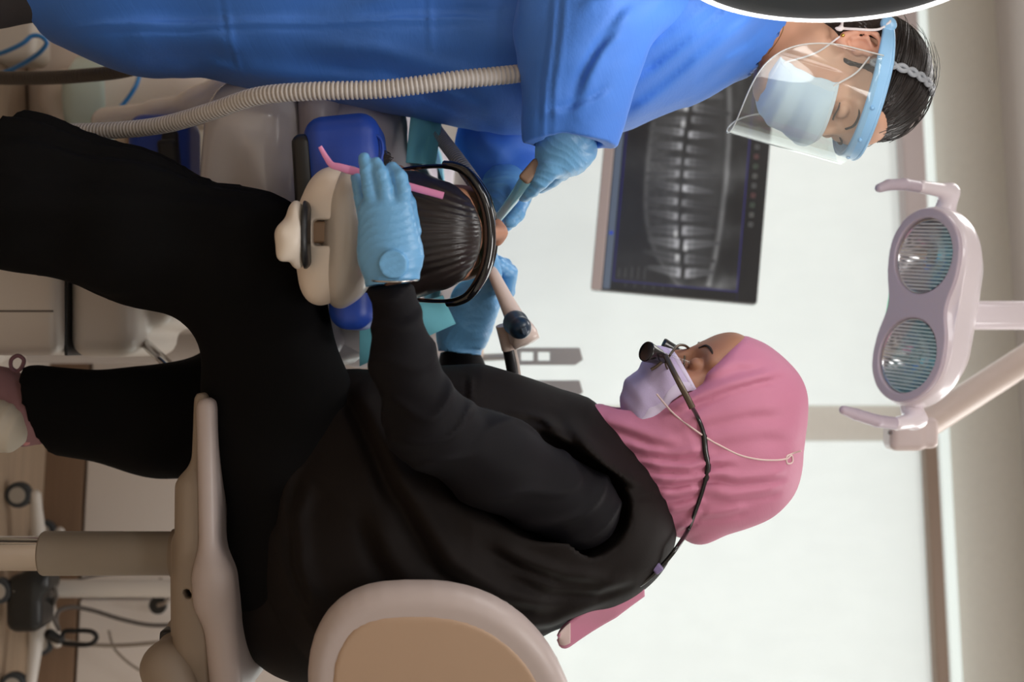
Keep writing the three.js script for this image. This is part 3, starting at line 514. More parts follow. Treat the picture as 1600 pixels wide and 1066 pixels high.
// ---------------------------------------------------------------- the assistant in the blue gown
const assistant = thing('person', 'standing person in blue gown, mask and clear face shield, holding suction over the patient', 'person', P(-400, -60, 2.0));
const assistantHead = headAxes(P(1314, 122, 1.99), -0.324, 0.946, 0.36, 0.885);
{
  const tone = skinTone(0.70, 0.40, 0.27);
  const neckEnd = V3(-0.075, -0.2, 0);
  const face = meshField(headField({ neck: neckEnd }), 0.0028, { color: tone }).applyMatrix4(assistantHead);
  const trunkRows = [[420, -60, 2.02, 120], [640, -5, 2.02, 130], [860, 40, 2.0, 128], [1040, 20, 1.99, 110], [1150, 5, 1.98, 74]];
  const body = union([...chain(trunkRows, 0.8), ...chain([[1110, -20, 1.84, 52], [900, -45, 1.79, 44], [888, 120, 1.82, 36], [885, 225, 1.86, 28]]), ...chain([[1100, -10, 2.18, 52], [860, 60, 2.22, 40], [788, 240, 2.14, 22]]), ...chain([[430, -70, 1.93, 90], [100, -110, 1.95, 62], [-300, -110, 1.97, 36]]), ...chain([[430, -70, 2.1, 90], [100, -110, 2.1, 62], [-300, -110, 2.1, 36]]), capsule(P(1140, 5, 1.98), V3(-0.06, -0.16, 0).applyMatrix4(assistantHead), 0.062, 0.054)], 0.05);
  const skin = (x, y, z) => { const n = 0.94 + 0.12 * noise(x * 60, y * 60, z * 60); return [0.70 * n, 0.40 * n, 0.27 * n]; };
  part('body', joined([face, meshField(body, 0.013, { color: skin })]), skinMat, assistant);

  // gown: long and loose, knee to collar
  const gownRows = [[30, -95, 2.02, 140], [230, -45, 2.02, 146], [450, -25, 2.02, 152], [640, 10, 2.02, 152], [790, 40, 2.02, 152], [930, 45, 2.0, 148], [1050, 30, 1.99, 122], [1130, 12, 1.985, 92], [1172, 22, 1.985, 74]];
  const shell = union([...chain(gownRows, 0.72), ...chain([[1105, -15, 1.86, 76], [1060, -20, 1.85, 80]]), ...chain([[1100, -5, 2.15, 74], [1050, 0, 2.16, 80]])], 0.06);
  const hemPlane = half(P(66, 0, 2.0), V3(0, -1, 0));
  const collar = half(P(1222, 64, 1.985), V3(0.35, 0.94, 0.0));
  const neckGap = capsule(P(1150, 15, 1.98), P(1290, 60, 1.985), 0.07, 0.088);
  const gownFolds = creaseLines(1.93, [
    [[[66, 50], [200, 53], [370, 56], [520, 58], [680, 60], [825, 58]], 4, 0.0035], [[[370, 0], [372, 60], [374, 118]], 3, 0.0022], [[[676, 0], [678, 50], [680, 110]], 3, 0.0022], [[[200, 75], [260, 66], [340, 70], [400, 90]], 14, 0.005], [[[300, 95], [400, 112], [520, 128], [640, 150]], 12, 0.005],
    [[[100, 20], [250, 14], [420, 22], [560, 18]], 16, 0.004], [[[480, 84], [600, 98], [720, 130], [800, 168]], 14, 0.006], [[[560, 30], [680, 26], [800, 34]], 14, 0.005], [[[640, 130], [720, 158], [790, 180]], 9, 0.005],
    [[[960, 200], [1010, 160], [1070, 118], [1130, 70], [1180, 30]], 15, 0.007], [[[955, 165], [1010, 130], [1060, 92], [1120, 46], [1160, 10]], 14, 0.006], [[[975, 120], [1020, 92], [1070, 56], [1110, 20]], 13, 0.006], [[[985, 185], [1040, 160], [1100, 122], [1160, 84]], 11, 0.005], [[[1000, 80], [1040, 52], [1080, 18]], 13, 0.003],
  ]);
  const gown = within(shell, (x, y, z) => {
    let d = shell(x, y, z); if (Math.abs(d) > 0.07) return d;
    const px = 800 + (y - EYE) * FOCAL / 2.0, py = 533 + x * FOCAL / 2.0, n = noise(x * 5, y * 3, z * 5), n2 = noise(x * 4 + 7, y * 2.2, z * 4);
    d -= gownFolds(x, y) + 0.010 * (crumple(x, y * 0.45, z, 7) - 0.3) + 0.004 * (n - 0.5) + 0.0025 * (noise(x * 15, y * 9, z * 15) - 0.5);
    return smax(smax(smax(d, hemPlane(x, y, z), 0.004), collar(x, y, z), 0.006), -neckGap(x, y, z), 0.004);
  });
  part('gown', meshField(gown, 0.0068, { slack: 0.03 }), gownMat, assistant, 'royal blue disposable gown');
  const crinkled = (f, amp, per, rot) => within(f, (x, y, z) => {
    const d = f(x, y, z); if (Math.abs(d) > 0.05) return d; const n = noise(x * 9, y * 9, z * 9), n2 = noise(x * 22, y * 22, z * 22), u = x * Math.cos(rot) + y * Math.sin(rot);
    return d - amp * (fold(u * per + n * 2) - 0.5) - amp * 0.6 * (fold((x * 0.4 - y + z * 0.6) * per * 0.8 + n * 2.6) - 0.5) - 0.002 * (n2 - 0.5) - 0.014 * (crumple(x, y, z, 9) - 0.3);
  });
  const tube = (rows, hem, inner) => minus(both(union(chain(rows), 0.05), hem, 0.002), union(chain(inner), 0.02), 0.003);
  const sleeveNear = tube([[1090, -30, 1.85, 84], [960, -25, 1.80, 84], [908, 5, 1.79, 88], [906, 80, 1.80, 82], [893, 165, 1.83, 66], [888, 250, 1.85, 60]], half(P(885, 223, 1.84), V3(1, -0.05, 0)), [[886, 120, 1.82, 40], [885, 195, 1.84, 52], [885, 270, 1.86, 55]]);
  part('gown_sleeve', meshField(within(sleeveNear, ((f, g) => (x, y, z) => { const d = f(x, y, z); return Math.abs(d) > 0.05 ? d : d - g(x, y); })(crinkled(sleeveNear, 0.006, 6.5, 0.5), creaseLines(1.75, [[[[866, 0], [862, 60], [852, 130], [850, 215]], 6, 0.0022], [[[884, -20], [878, 60], [868, 140], [866, 218]], 6, 0.0018], [[[990, 20], [960, 60], [925, 120], [900, 190]], 12, 0.0036], [[[975, 60], [940, 90], [905, 150]], 10, 0.003], [[[960, 140], [930, 160], [890, 175], [850, 180]], 9, 0.003], [[[1000, -20], [950, 10], [900, 25]], 12, 0.0036]]))), 0.0042, { slack: 0.022 }), gownMat, assistant);
  const sleeveFar = tube([[1080, 0, 2.16, 80], [880, 70, 2.2, 74], [800, 150, 2.18, 62], [782, 230, 2.14, 56], [790, 305, 2.1, 46]], half(P(790, 286, 2.12), V3(1, 0.25, 0)), [[790, 266, 2.12, 36], [792, 330, 2.1, 42]]);
  part('gown_sleeve', meshField(crinkled(sleeveFar, 0.0075, 9, 1.1), 0.0055, { slack: 0.022 }), gownMat, assistant);
  for (const [x, y, d] of [[766, 277, 2.078], [784, 268, 2.085]]) part('snap_button', lathe([[0, 0], [0.0045, 0], [0.0048, 0.0012], [0.003, 0.0024], [0, 0.0026]], P(x, y, d), P(x, y, d - 0.05), 16), srgb(190, 160, 95, 0.25, { metalness: 1 }), assistant, 'brass snap button');
  // dark trousers and shoes below the hem
  const trousers = union([...chain([[200, -70, 1.94, 90], [-30, -50, 1.95, 90], [-400, -108, 1.96, 56]]), ...chain([[200, -70, 2.1, 90], [-30, -60, 2.1, 90], [-360, -108, 2.1, 56]])], 0.02);
  part('trousers', meshField(trousers, 0.012), srgb(58, 54, 56, 0.8), assistant);
  for (const z of [-1.96, -2.1]) part('shoe', meshField(union([capsule(V3(-0.53, 0.045, z), V3(-0.33, 0.035, z), 0.042, 0.034), capsule(V3(-0.55, 0.06, z), V3(-0.56, 0.1, z), 0.042, 0.045)], 0.03), 0.008), srgb(70, 66, 66, 0.6), assistant);

  // gloved hands
  const creased = f => within(f, (x, y, z) => { const d = f(x, y, z); if (Math.abs(d) > 0.02) return d; return d - 0.0006 * (fold(x * 75 - y * 50 + noise(x * 30, y * 30, z * 30) * 2.5) ** 3) - 0.0007 * (noise(x * 55, y * 55, z * 55) - 0.5); });
  let near = union([...chain([[885, 205, 1.85, 42], [884, 232, 1.87, 40]], 1.1), ...chain([[868, 236, 1.865, 27], [858, 258, 1.88, 19]], 1.1), ...chain([[904, 232, 1.88, 26], [897, 252, 1.89, 17]], 1.1)], 0.025);
  for (const f of [
    [[862, 258, 1.86, 20], [845, 280, 1.87, 15], [830, 295, 1.89, 13.5], [819, 304, 1.905, 12]],
    [[862, 250, 1.9, 17], [846, 268, 1.925, 13.5], [834, 280, 1.935, 12], [824, 292, 1.935, 11]],
    [[880, 258, 1.89, 18], [862, 280, 1.92, 13], [845, 290, 1.945, 12], [836, 284, 1.955, 11]],
    [[893, 256, 1.89, 16], [878, 270, 1.925, 12.5], [860, 276, 1.95, 11.5], [850, 268, 1.955, 10.5]],
    [[900, 252, 1.9, 14], [893, 262, 1.93, 11], [878, 262, 1.95, 10.5], [868, 256, 1.955, 9.5]],
  ]) near = union([near, union(chain(f), 0.002)], 0.0045);
  part('glove', meshField(creased(near), 0.0026, { slack: 0.008 }), gloveMat, assistant);
  let other = union([...chain([[790, 270, 2.12, 36], [792, 300, 2.08, 36]]), ...chain([[790, 300, 2.08, 30], [785, 325, 2.05, 24]])], 0.03);
  for (const f of [
    [[798, 318, 2.06, 17], [800, 338, 2.04, 13], [790, 350, 2.03, 12], [778, 356, 2.03, 11]],
    [[788, 322, 2.05, 17], [786, 342, 2.03, 13], [776, 352, 2.02, 12], [768, 358, 2.02, 11]],
    [[778, 320, 2.05, 16], [772, 338, 2.04, 12.5], [764, 346, 2.035, 11.5], [758, 352, 2.035, 10.5]],
    [[768, 315, 2.06, 14], [760, 330, 2.05, 11], [754, 338, 2.05, 10.5], [750, 344, 2.05, 9.5]],
    [[800, 300, 2.05, 18], [812, 318, 2.02, 14], [808, 334, 2.0, 12.5], [798, 346, 1.995, 11]],
  ]) other = union([other, union(chain(f), 0.002)], 0.0045);
  part('glove', meshField(creased(other), 0.003, { slack: 0.008 }), gloveMat, assistant);

  // hair, smooth and drawn back, with a braided grey band
  const H = assistantHead;
  const skull = turned(ellipsoid(V3(-0.018, 0.042, 0), 0.108, 0.098, 0.087), H), nape = turned(ellipsoid(V3(-0.065, -0.02, 0), 0.06, 0.07, 0.066), H);
  const hairline = turned(within(ellipsoid(V3(0, 0, 0), 0.2, 0.2, 0.2), (x, y, z) => Math.max(-(-0.035 - (x - 0.03) * 0.0 + 1.05 * (0.085 - 0.6 * Math.abs(z) - 0) - 0) + x * 0.9 - y * 0.78 + 0.0, x - 0.085)), H);
  const mane = union([skull, nape], 0.03);
  const combed = within(mane, (x, y, z) => {
    const d = mane(x, y, z); if (Math.abs(d) > 0.03) return d;
    const q = V3(x, y, z).applyMatrix4(invH), a = Math.atan2(q.z, q.x * 0.3 + q.y * 0.9 + 0.03);
    return Math.max(Math.max(earGap(Math.abs(q.z), q) , d - 0.0016 * (fold(a * 15 + noise(q.x * 30, q.y * 30, q.z * 30) * 1.2) - 0.5)), hairEdge(q));
  });
  const invH = H.clone().invert();
  const earGap = (z, q) => 0.9 * (1 - Math.sqrt(((q.x + 0.014) / 0.03) ** 2 + ((q.y - 0.003) / 0.042) ** 2 + ((z - 0.085) / 0.034) ** 2)) * 0.024;
  const hairEdge = q => Math.max(Math.min(0.062 - q.y - 0.2 * Math.abs(q.z), 0.5 * (q.x - 0.02) + 0.0), 0) > 0 ? edge(q) : -1;
  // hair stays above the brow line in front and behind the ear at the side
  function edge(q) { const front = q.x - 0.012 - Math.max(0, q.y - 0.02) * 0.9; const low = -0.055 - q.y; return Math.max(Math.min(front, 0.07 - q.y), low); }
  const hg = meshField(combed, 0.0034, { slack: 0.01, color: (x, y, z) => { const q = V3(x, y, z).applyMatrix4(invH), a = Math.atan2(q.z, q.y + 0.02), v = 0.6 + 0.9 * noise(a * 26, q.x * 9, 3); return [0.020 * v, 0.0125 * v, 0.0105 * v]; } });
  const loose = [];
  for (let i = 0; i < 420; i++) {
    const a = (rnd() - 0.5) * 2.9, t0 = 0.02 + rnd() * 0.25, L = [], lift = rnd() < 0.06 ? 0.006 + 0.008 * rnd() : 0.0012;
    for (let k = 0; k <= 5; k++) { const th = 0.35 + (t0 + k / 5 * 0.75) * 2.3, r = 1 + lift / 0.09 * (0.4 + 0.6 * k / 5); L.push(V3(-0.018 + 0.108 * r * Math.cos(th), 0.042 + 0.098 * r * Math.sin(th) * Math.cos(a), 0.087 * r * Math.sin(th) * Math.sin(a)).applyMatrix4(H)); }
    loose.push(L);
  }
  part('hair', joined([hg, ...strands(loose, 0.0006, 0.018)]), hairMat, assistant, 'smooth dark brown hair');
  const braid = k => sweep(Array.from({ length: 41 }, (_, i) => { const t = i / 40, a = -0.62 + t * 1.5, w = Math.sin(t * Math.PI * 8 + k) * 0.0052, th = 1.22 - 0.0 * t, x = -0.018 + 0.114 * Math.cos(th), R = Math.sin(th); const s = 1.78 - t * 1.55; return V3(-0.002 - 0.03 * t + w * 0.9 + 0.02, 0.042 + 0.104 * Math.cos(s) * 0.985, 0.0925 * Math.sin(s) + 0.0).applyMatrix4(H); }), 0.0034, { n: 120, radial: 7 });
  const hb = part('hair_band', braid(0), srgb(150, 154, 160, 0.4), assistant, 'grey braided hair band'); part('strand', braid(Math.PI), srgb(150, 154, 160, 0.4), hb);
  // brows, lashes, ear stud
  const dark = srgb(42, 28, 24, 0.8);
  for (const k of [1, -1]) {
    part('eyebrow', sweep(local(H, [[0.0945, 0.026, 0.014 * k], [0.0935, 0.033, 0.028 * k], [0.085, 0.033, 0.046 * k], [0.074, 0.027, 0.056 * k]]), t => 0.0034 * (1 - 0.7 * t), { n: 14, radial: 6, flat: 0.5 }), dark, assistant);
    part('eyelashes', sweep(local(H, [[0.0905, 0.001, 0.021 * k], [0.0915, -0.001, 0.033 * k], [0.084, -0.0005, 0.047 * k], [0.079, -0.002, 0.053 * k]]), t => 0.0015 * (1 - 0.4 * t), { n: 12, radial: 5 }), dark, assistant);
  }
  part('ear_stud', new THREE.SphereGeometry(0.0028, 14, 10).translate(...V3(-0.014, -0.0305, nearSide(0.0865)).applyMatrix4(H).toArray()), srgb(212, 175, 90, 0.2, { metalness: 1 }), assistant, 'gold ear stud');
  part('necklace', sweep(pts([[1225, 30, 1.90], [1224, 44, 1.905], [1216, 62, 1.925], [1200, 84, 1.96]]), 0.0006, { n: 30, radial: 5 }), srgb(220, 190, 110, 0.2, { metalness: 1 }), assistant, 'thin gold chain');

  // pleated mask with ear loops
  const maskAt = (u, v, lift = 0) => maskSheet(H, u, v, lift);
  const m = part('mask', sheet(40, 34, (u, v) => maskAt(u, v), 0.0016), mat(0.66, 0.80, 0.92, 0.8, { bumpMap: crepeFine, bumpScale: 0.0003 }), assistant, 'pale blue pleated face mask');
  part('edge_band', joined(maskEdges(H)), mat(0.68, 0.78, 0.86, 0.7), m, 'white stitched edge');
  const sgn = nearSide(1);
  const lateral = sgn > 0 ? 0.985 : 0.015;
  const loopMat = srgb(236, 228, 228, 0.7);
  const top = maskAt(lateral, 0.08, 0.002), bottom = maskAt(lateral, 0.93, 0.002);
  part('ear_loop', sweep([top, ...local(H, [[0.035, 0.006, sgn * 0.078], [0.006, 0.018, sgn * 0.0845]])], 0.0014, { n: 24, radial: 6 }), loopMat, m);
  part('ear_loop', sweep([bottom, ...local(H, [[0.02, -0.06, sgn * 0.071], [-0.012, -0.034, sgn * 0.084]])], 0.0014, { n: 24, radial: 6 }), loopMat, m);

  // face shield: blue brow band, knob, white strings, clear visor
  const fs = new THREE.Group(); fs.name = 'face_shield'; assistant.add(fs); fs.userData.label = 'clear face shield with a pale blue band';
  const bandAt = t => { const a = -2.05 + t * 4.1; return V3(0.006 + 0.124 * Math.cos(a) - 0.010, 0.036 + 0.012 * Math.cos(a), 0.102 * Math.sin(a) * (1 - 0.12 * Math.cos(a) ** 2)); };
  const bandMat = srgb(150, 200, 240, 0.3, { transmission: 0.12, thickness: 0 });
  const upH = V3().setFromMatrixColumn(H, 1).normalize();
  part('band', sheet(80, 6, (u, v) => { const p = bandAt(u), w = 0.024 * (0.55 + 0.45 * Math.min(1, Math.sin(Math.PI * u) * 2.2)); p.y += (v - 0.5) * w; return p.applyMatrix4(H); }, 0.004), bandMat, fs);
  part('band_rim', sweep(Array.from({ length: 60 }, (_, i) => { const u = i / 59, p = bandAt(u); p.y += 0.012 * (0.55 + 0.45 * Math.min(1, Math.sin(Math.PI * u) * 2.2)); p.x *= 1.0; return p.applyMatrix4(H); }), 0.0028, { n: 110, radial: 6 }), bandMat, fs);
  const ends = [bandAt(sgn > 0 ? 0.985 : 0.015), bandAt(sgn > 0 ? 0.015 : 0.985)];
  for (const e of ends) { const c = e.clone().applyMatrix4(H), o = e.clone().add(V3(0, 0, Math.sign(e.z) * 0.006)).applyMatrix4(H); part('knob', lathe([[0, 0], [0.011, 0], [0.0115, 0.004], [0.009, 0.008], [0.0, 0.009]], c, o, 24), bandMat, fs); }
  for (const t of [0.30, 0.42, 0.56]) { const u = sgn > 0 ? 1 - t : t, p = bandAt(u), q = bandAt(u); q.x += Math.cos(-2.05 + u * 4.1) * 0.01; q.z += Math.sin(-2.05 + u * 4.1) * 0.01; part('rivet', lathe([[0, -0.001], [0.003, 0], [0.003, 0.003], [0.0015, 0.0045], [0, 0.005]], p.applyMatrix4(H), q.applyMatrix4(H), 14), bandMat, fs); }
  const visorMat = mat(0.93, 0.95, 0.94, 0.05, { transmission: 0.97, thickness: 0, ior: 1.45 });
  part('visor', sheet(70, 24, (u, v) => { const a = -1.5 + u * 3.0, drop = 0.185 * Math.sqrt(Math.max(0, 1 - Math.abs(u * 2 - 1) ** 4.5)); return V3(0.004 + (0.130 + 0.012 * v) * Math.cos(a), 0.032 + 0.012 * Math.cos(a) - v * drop, (0.105 + 0.006 * v) * Math.sin(a)).applyMatrix4(H); }, 0.0006), visorMat, fs);
  const rimPts = Array.from({ length: 61 }, (_, i) => { const u = i / 60, a = -1.5 + u * 3.0, drop = 0.185 * Math.sqrt(Math.max(0, 1 - Math.abs(u * 2 - 1) ** 4.5)); return V3(0.004 + 0.142 * Math.cos(a), 0.032 + 0.012 * Math.cos(a) - drop, 0.111 * Math.sin(a)).applyMatrix4(H); });
  part('visor_edge', sweep(rimPts, 0.0011, { n: 120, radial: 5 }), mat(0.85, 0.86, 0.84, 0.15, { transmission: 0.5, thickness: 0 }), fs);
  const K = ends[0];
  const tie = [K.clone().add(V3(0, 0, sgn * 0.01)), V3(-0.04, 0.02, sgn * 0.096), V3(-0.026, -0.018, sgn * 0.094), V3(-0.024, -0.036, sgn * 0.088)].map(p => p.applyMatrix4(H));
  part('string', sweep(tie, 0.0019, { n: 40, radial: 6 }), loopMat, fs);
  const tie2 = [K.clone().add(V3(0, 0, sgn * 0.01)), V3(-0.085, 0.03, sgn * 0.08), V3(-0.092, -0.005, sgn * 0.074), V3(-0.06, -0.035, sgn * 0.08), V3(-0.024, -0.036, sgn * 0.089)].map(p => p.applyMatrix4(H));
  part('string', sweep(tie2, 0.0019, { n: 50, radial: 6 }), loopMat, fs);
  part('string_knot', meshField(turned(union([ellipsoid(V3(-0.024, -0.037, sgn * 0.09), 0.005, 0.004, 0.004), ellipsoid(V3(-0.02, -0.04, sgn * 0.09), 0.003, 0.006, 0.003)], 0.003), H), 0.0012, { pad: 0.006 }), loopMat, fs);
}
function nearSide(v) { return V3().setFromMatrixColumn(assistantHead, 2).z > 0 ? v : -v; }

// ---------------------------------------------------------------- dental chair, patient, stool
const shellMat = srgb(234, 224, 218, 0.2, { clearcoat: 0.6, clearcoatRoughness: 0.12 });
const creamMat = srgb(232, 218, 204, 0.4, { clearcoat: 0.2, clearcoatRoughness: 0.3 });
const blueVinyl = mat(0.018, 0.065, 0.40, 0.42, { bumpMap: crepeFine, bumpScale: 0.0001 });
const blackPlastic = mat(0.01, 0.01, 0.011, 0.4), chrome = mat(0.62, 0.61, 0.6, 0.14, { metalness: 1 }), greySteel = mat(0.45, 0.44, 0.43, 0.3, { metalness: 0.9 });
const chair = thing('dental_chair', 'reclined dental chair with glossy beige shell, cream headrest and blue pads, under the patient', 'dental chair', P(-330, 400, 2.6));
// the chair runs away from the camera and a little to the left
const chairDir = V3(-0.20, -0.05, -0.978).normalize(), chairSide = V3(0.978, 0, -0.20).normalize(), chairUp = V3().crossVectors(chairSide, chairDir).negate().normalize();
const chairM = (o) => basis(chairSide, chairUp.y > 0 ? chairUp : chairUp.clone().negate(), chairDir.clone().negate(), o);
{
  const rot = chairM(V3(0, 0, 0));
  const A = P(408, 352, 2.09);                         // middle of the back's head end
  const on = (s, u, l) => A.clone().addScaledVector(chairSide, s).addScaledVector(V3().setFromMatrixColumn(rot, 1), u).addScaledVector(chairDir, l);
  // back shell: rounded, with a scooped lower edge
  let shell = slab(on(0, -0.005, 0.31), 0.212, 0.072, 0.33, 0.06, rot);
  shell = union([shell, ellipsoid(on(0, -0.015, 0.03), 0.175, 0.07, 0.07, rot)], 0.05);
  shell = minus(shell, slab(on(0, 0.105, 0.31), 0.4, 0.045, 0.5, 0.02, rot), 0.012);
  shell = minus(shell, ellipsoid(on(-0.04, -0.05, -0.075), 0.11, 0.045, 0.06, rot), 0.03);
  part('back_shell', meshField(shell, 0.006), shellMat, chair, 'glossy beige plastic back shell');
  // upholstery on it, wrapped in a clear film sleeve
  part('back_cushion', meshField(union([slab(on(0, 0.088, 0.36), 0.205, 0.028, 0.36, 0.026, rot), slab(on(0, 0.082, 0.04), 0.19, 0.02, 0.05, 0.02, rot)], 0.02), 0.008), srgb(176, 166, 170, 0.35), chair);
  part('film_sleeve', meshField(within(slab(on(0, 0.095, 0.25), 0.225, 0.045, 0.22, 0.03, rot), ((f) => (x, y, z) => f(x, y, z) - 0.008 * (fold(x * 14 + z * 22 + noise(x * 16, y * 16, z * 16) * 2) - 0.5))(slab(on(0, 0.095, 0.25), 0.225, 0.045, 0.22, 0.03, rot))), 0.006), mat(0.80, 0.78, 0.80, 0.2, { transmission: 0.55, thickness: 0 }), chair, 'wrinkled clear plastic cover');
  // seat and leg rest
  part('seat_cushion', meshField(union([slab(on(0, 0.06, 0.98), 0.235, 0.05, 0.30, 0.045, rot)], 0.02), 0.012), blueVinyl, chair);
  part('leg_cushion', meshField(union([slab(on(0, 0.055, 1.35), 0.20, 0.045, 0.08, 0.04, rot)], 0.02), 0.012), blueVinyl, chair);
  part('seat_shell', meshField(slab(on(0, -0.02, 1.05), 0.21, 0.045, 0.42, 0.04, rot), 0.012), shellMat, chair);
  // armrest pad low at the left, blue with a black strap
  const pad = part('side_pad', meshField(slab(P(258, 262, 2.42), 0.085, 0.052, 0.06, 0.025), 0.007), blueVinyl, chair, 'dark blue side pad');
  part('strap', placed(box(0.124, 0.034, 0.03, 0.008), P(268, 276, 2.36), new THREE.Euler(0, 0, 0.1)), blackPlastic, pad);
  part('strap', meshField(slab(P(266, 272, 2.355), 0.072, 0.014, 0.006, 0.005), 0.004), blackPlastic, pad);
  part('armrest', meshField(union(chain([[165, 190, 2.48, 22], [250, 182, 2.44, 24], [310, 165, 2.4, 26], [352, 138, 2.38, 24]]), 0.02), 0.006), shellMat, chair);
  // lift column and base
  const baseMat = srgb(226, 216, 206, 0.35);
  part('base_cover', placed(box(0.26, 0.18, 0.42, 0.02, 4), P(-18, 420, 2.45).setY(0.0935), new THREE.Euler(0, 0.2, 0)), baseMat, chair);
  part('lift_cover', meshField(union([slab(V3(-0.075, 0.37, -2.33), 0.10, 0.052, 0.15, 0.028), slab(V3(-0.10, 0.42, -2.36), 0.08, 0.04, 0.12, 0.025)], 0.02), 0.006), baseMat, chair);
  part('lift_skirt', meshField(slab(V3(-0.10, 0.25, -2.34), 0.122, 0.066, 0.2, 0.016), 0.006), baseMat, chair);
  part('trim_line', placed(box(0.235, 0.005, 0.3, 0.002), V3(-0.095, 0.3175, -2.325), new THREE.Euler()), blackPlastic, chair);
  part('trim_line', placed(box(0.003, 0.118, 0.01, 0.001), V3(-0.045, 0.25, -2.1435), new THREE.Euler()), srgb(120, 110, 104, 0.5), chair);
  part('base_plate', meshField(slab(V3(-0.12, 0.022, -2.6), 0.28, 0.021, 0.36, 0.02), 0.01), baseMat, chair);
  part('lift_arm', meshField(union([capsule(V3(-0.13, 0.3, -2.55), V3(-0.2, 0.62, -2.75), 0.09, 0.1)], 0.01), 0.012), baseMat, chair);
  part('release_lever', sweep(pts([[225, 535, 2.25], [248, 556, 2.22], [272, 580, 2.2]]), 0.011, { n: 20, radial: 12, flat: 0.6 }), chrome, chair);

  // headrest: cream shell with a knob, blue cushion on top
  const hr = rot;
  const c = P(516, 372, 1.79);
  let head = ellipsoid(c, 0.086, 0.036, 0.05, new THREE.Matrix4().makeRotationZ(-0.16));
  head = union([ellipsoid(P(522, 330, 1.785), 0.056, 0.041, 0.042), ellipsoid(P(514, 405, 1.785), 0.06, 0.036, 0.042, new THREE.Matrix4().makeRotationZ(-0.3)), ellipsoid(P(505, 368, 1.78), 0.036, 0.036, 0.036)], 0.03);
  head = minus(head, slab(P(505, 363, 1.735), 0.016, 0.0135, 0.03, 0.004), 0.004);
  part('headrest_shell', meshField(head, 0.003), creamMat, chair, 'cream moulded headrest shell');
  part('headrest_slot', meshField(slab(P(504, 363, 1.757), 0.0135, 0.012, 0.008, 0.003), 0.002), srgb(150, 122, 98, 0.5), chair);
  part('headrest_rim', meshField(union([ellipsoid(P(548, 322, 1.80), 0.05, 0.024, 0.058), ellipsoid(P(545, 412, 1.80), 0.058, 0.026, 0.06, new THREE.Matrix4().makeRotationZ(-0.25)), ellipsoid(P(548, 370, 1.80), 0.06, 0.024, 0.06)], 0.04), 0.0035), srgb(186, 177, 168, 0.3, { clearcoat: 0.5, clearcoatRoughness: 0.15 }), chair);
  const knob = part('headrest_knob', meshField(both(union([ellipsoid(P(464, 367, 1.735), 0.042, 0.0145, 0.03, new THREE.Matrix4().makeRotationZ(0.02)), ellipsoid(P(446, 366, 1.72), 0.013, 0.012, 0.022), ellipsoid(P(452, 380, 1.712), 0.024, 0.012, 0.012, new THREE.Matrix4().makeRotationZ(-0.5))], 0.014), half(P(476, 367, 1.735), V3(0, 1, 0)), 0.004), 0.0022), srgb(226, 214, 200, 0.42), chair);
  part('knob_ring', meshField(both(ellipsoid(P(472, 367, 1.735), 0.043, 0.02, 0.031), (x, y, z) => Math.abs(y - P(480, 0, 1.735).y) - 0.0038, 0.002), 0.002), blackPlastic, knob);
  part('headrest_stem', meshField(capsule(P(470, 365, 1.82), P(440, 360, 2.02), 0.022, 0.03), 0.005), blackPlastic, chair);
  const cushion = within(slab(P(545, 252, 1.90), 0.056, 0.052, 0.065, 0.028, new THREE.Matrix4().makeRotationZ(0.08)), ((a, b) => (x, y, z) => smin(a(x, y, z), b(x, y, z), 0.02))(slab(P(543, 250, 1.90), 0.054, 0.05, 0.065, 0.026, new THREE.Matrix4().makeRotationZ(0.1)), slab(P(555, 370, 1.90), 0.125, 0.03, 0.065, 0.026)));
  cushion.lo = P(450, 150, 2.0).toArray(); cushion.hi = P(640, 520, 1.78).toArray();
  const cu = part('headrest_cushion', meshField(cushion, 0.004), blueVinyl, chair, 'royal blue headrest cushion with piping');
  part('piping', sweep(pts([[490, 208, 1.858], [520, 204, 1.85], [560, 207, 1.848], [592, 214, 1.848], [598, 232, 1.846], [592, 262, 1.842], [584, 300, 1.842]]), 0.0022, { n: 60, radial: 7 }), mat(0.02, 0.075, 0.44, 0.4), cu);
  part('cushion_underside', meshField(slab(P(485, 305, 1.9), 0.075, 0.014, 0.06, 0.012, new THREE.Matrix4().makeRotationZ(0.06)), 0.004), blackPlastic, chair);
  part('lower_cushion', meshField(slab(P(556, 455, 1.90), 0.032, 0.028, 0.06, 0.02), 0.004), blueVinyl, chair);
}

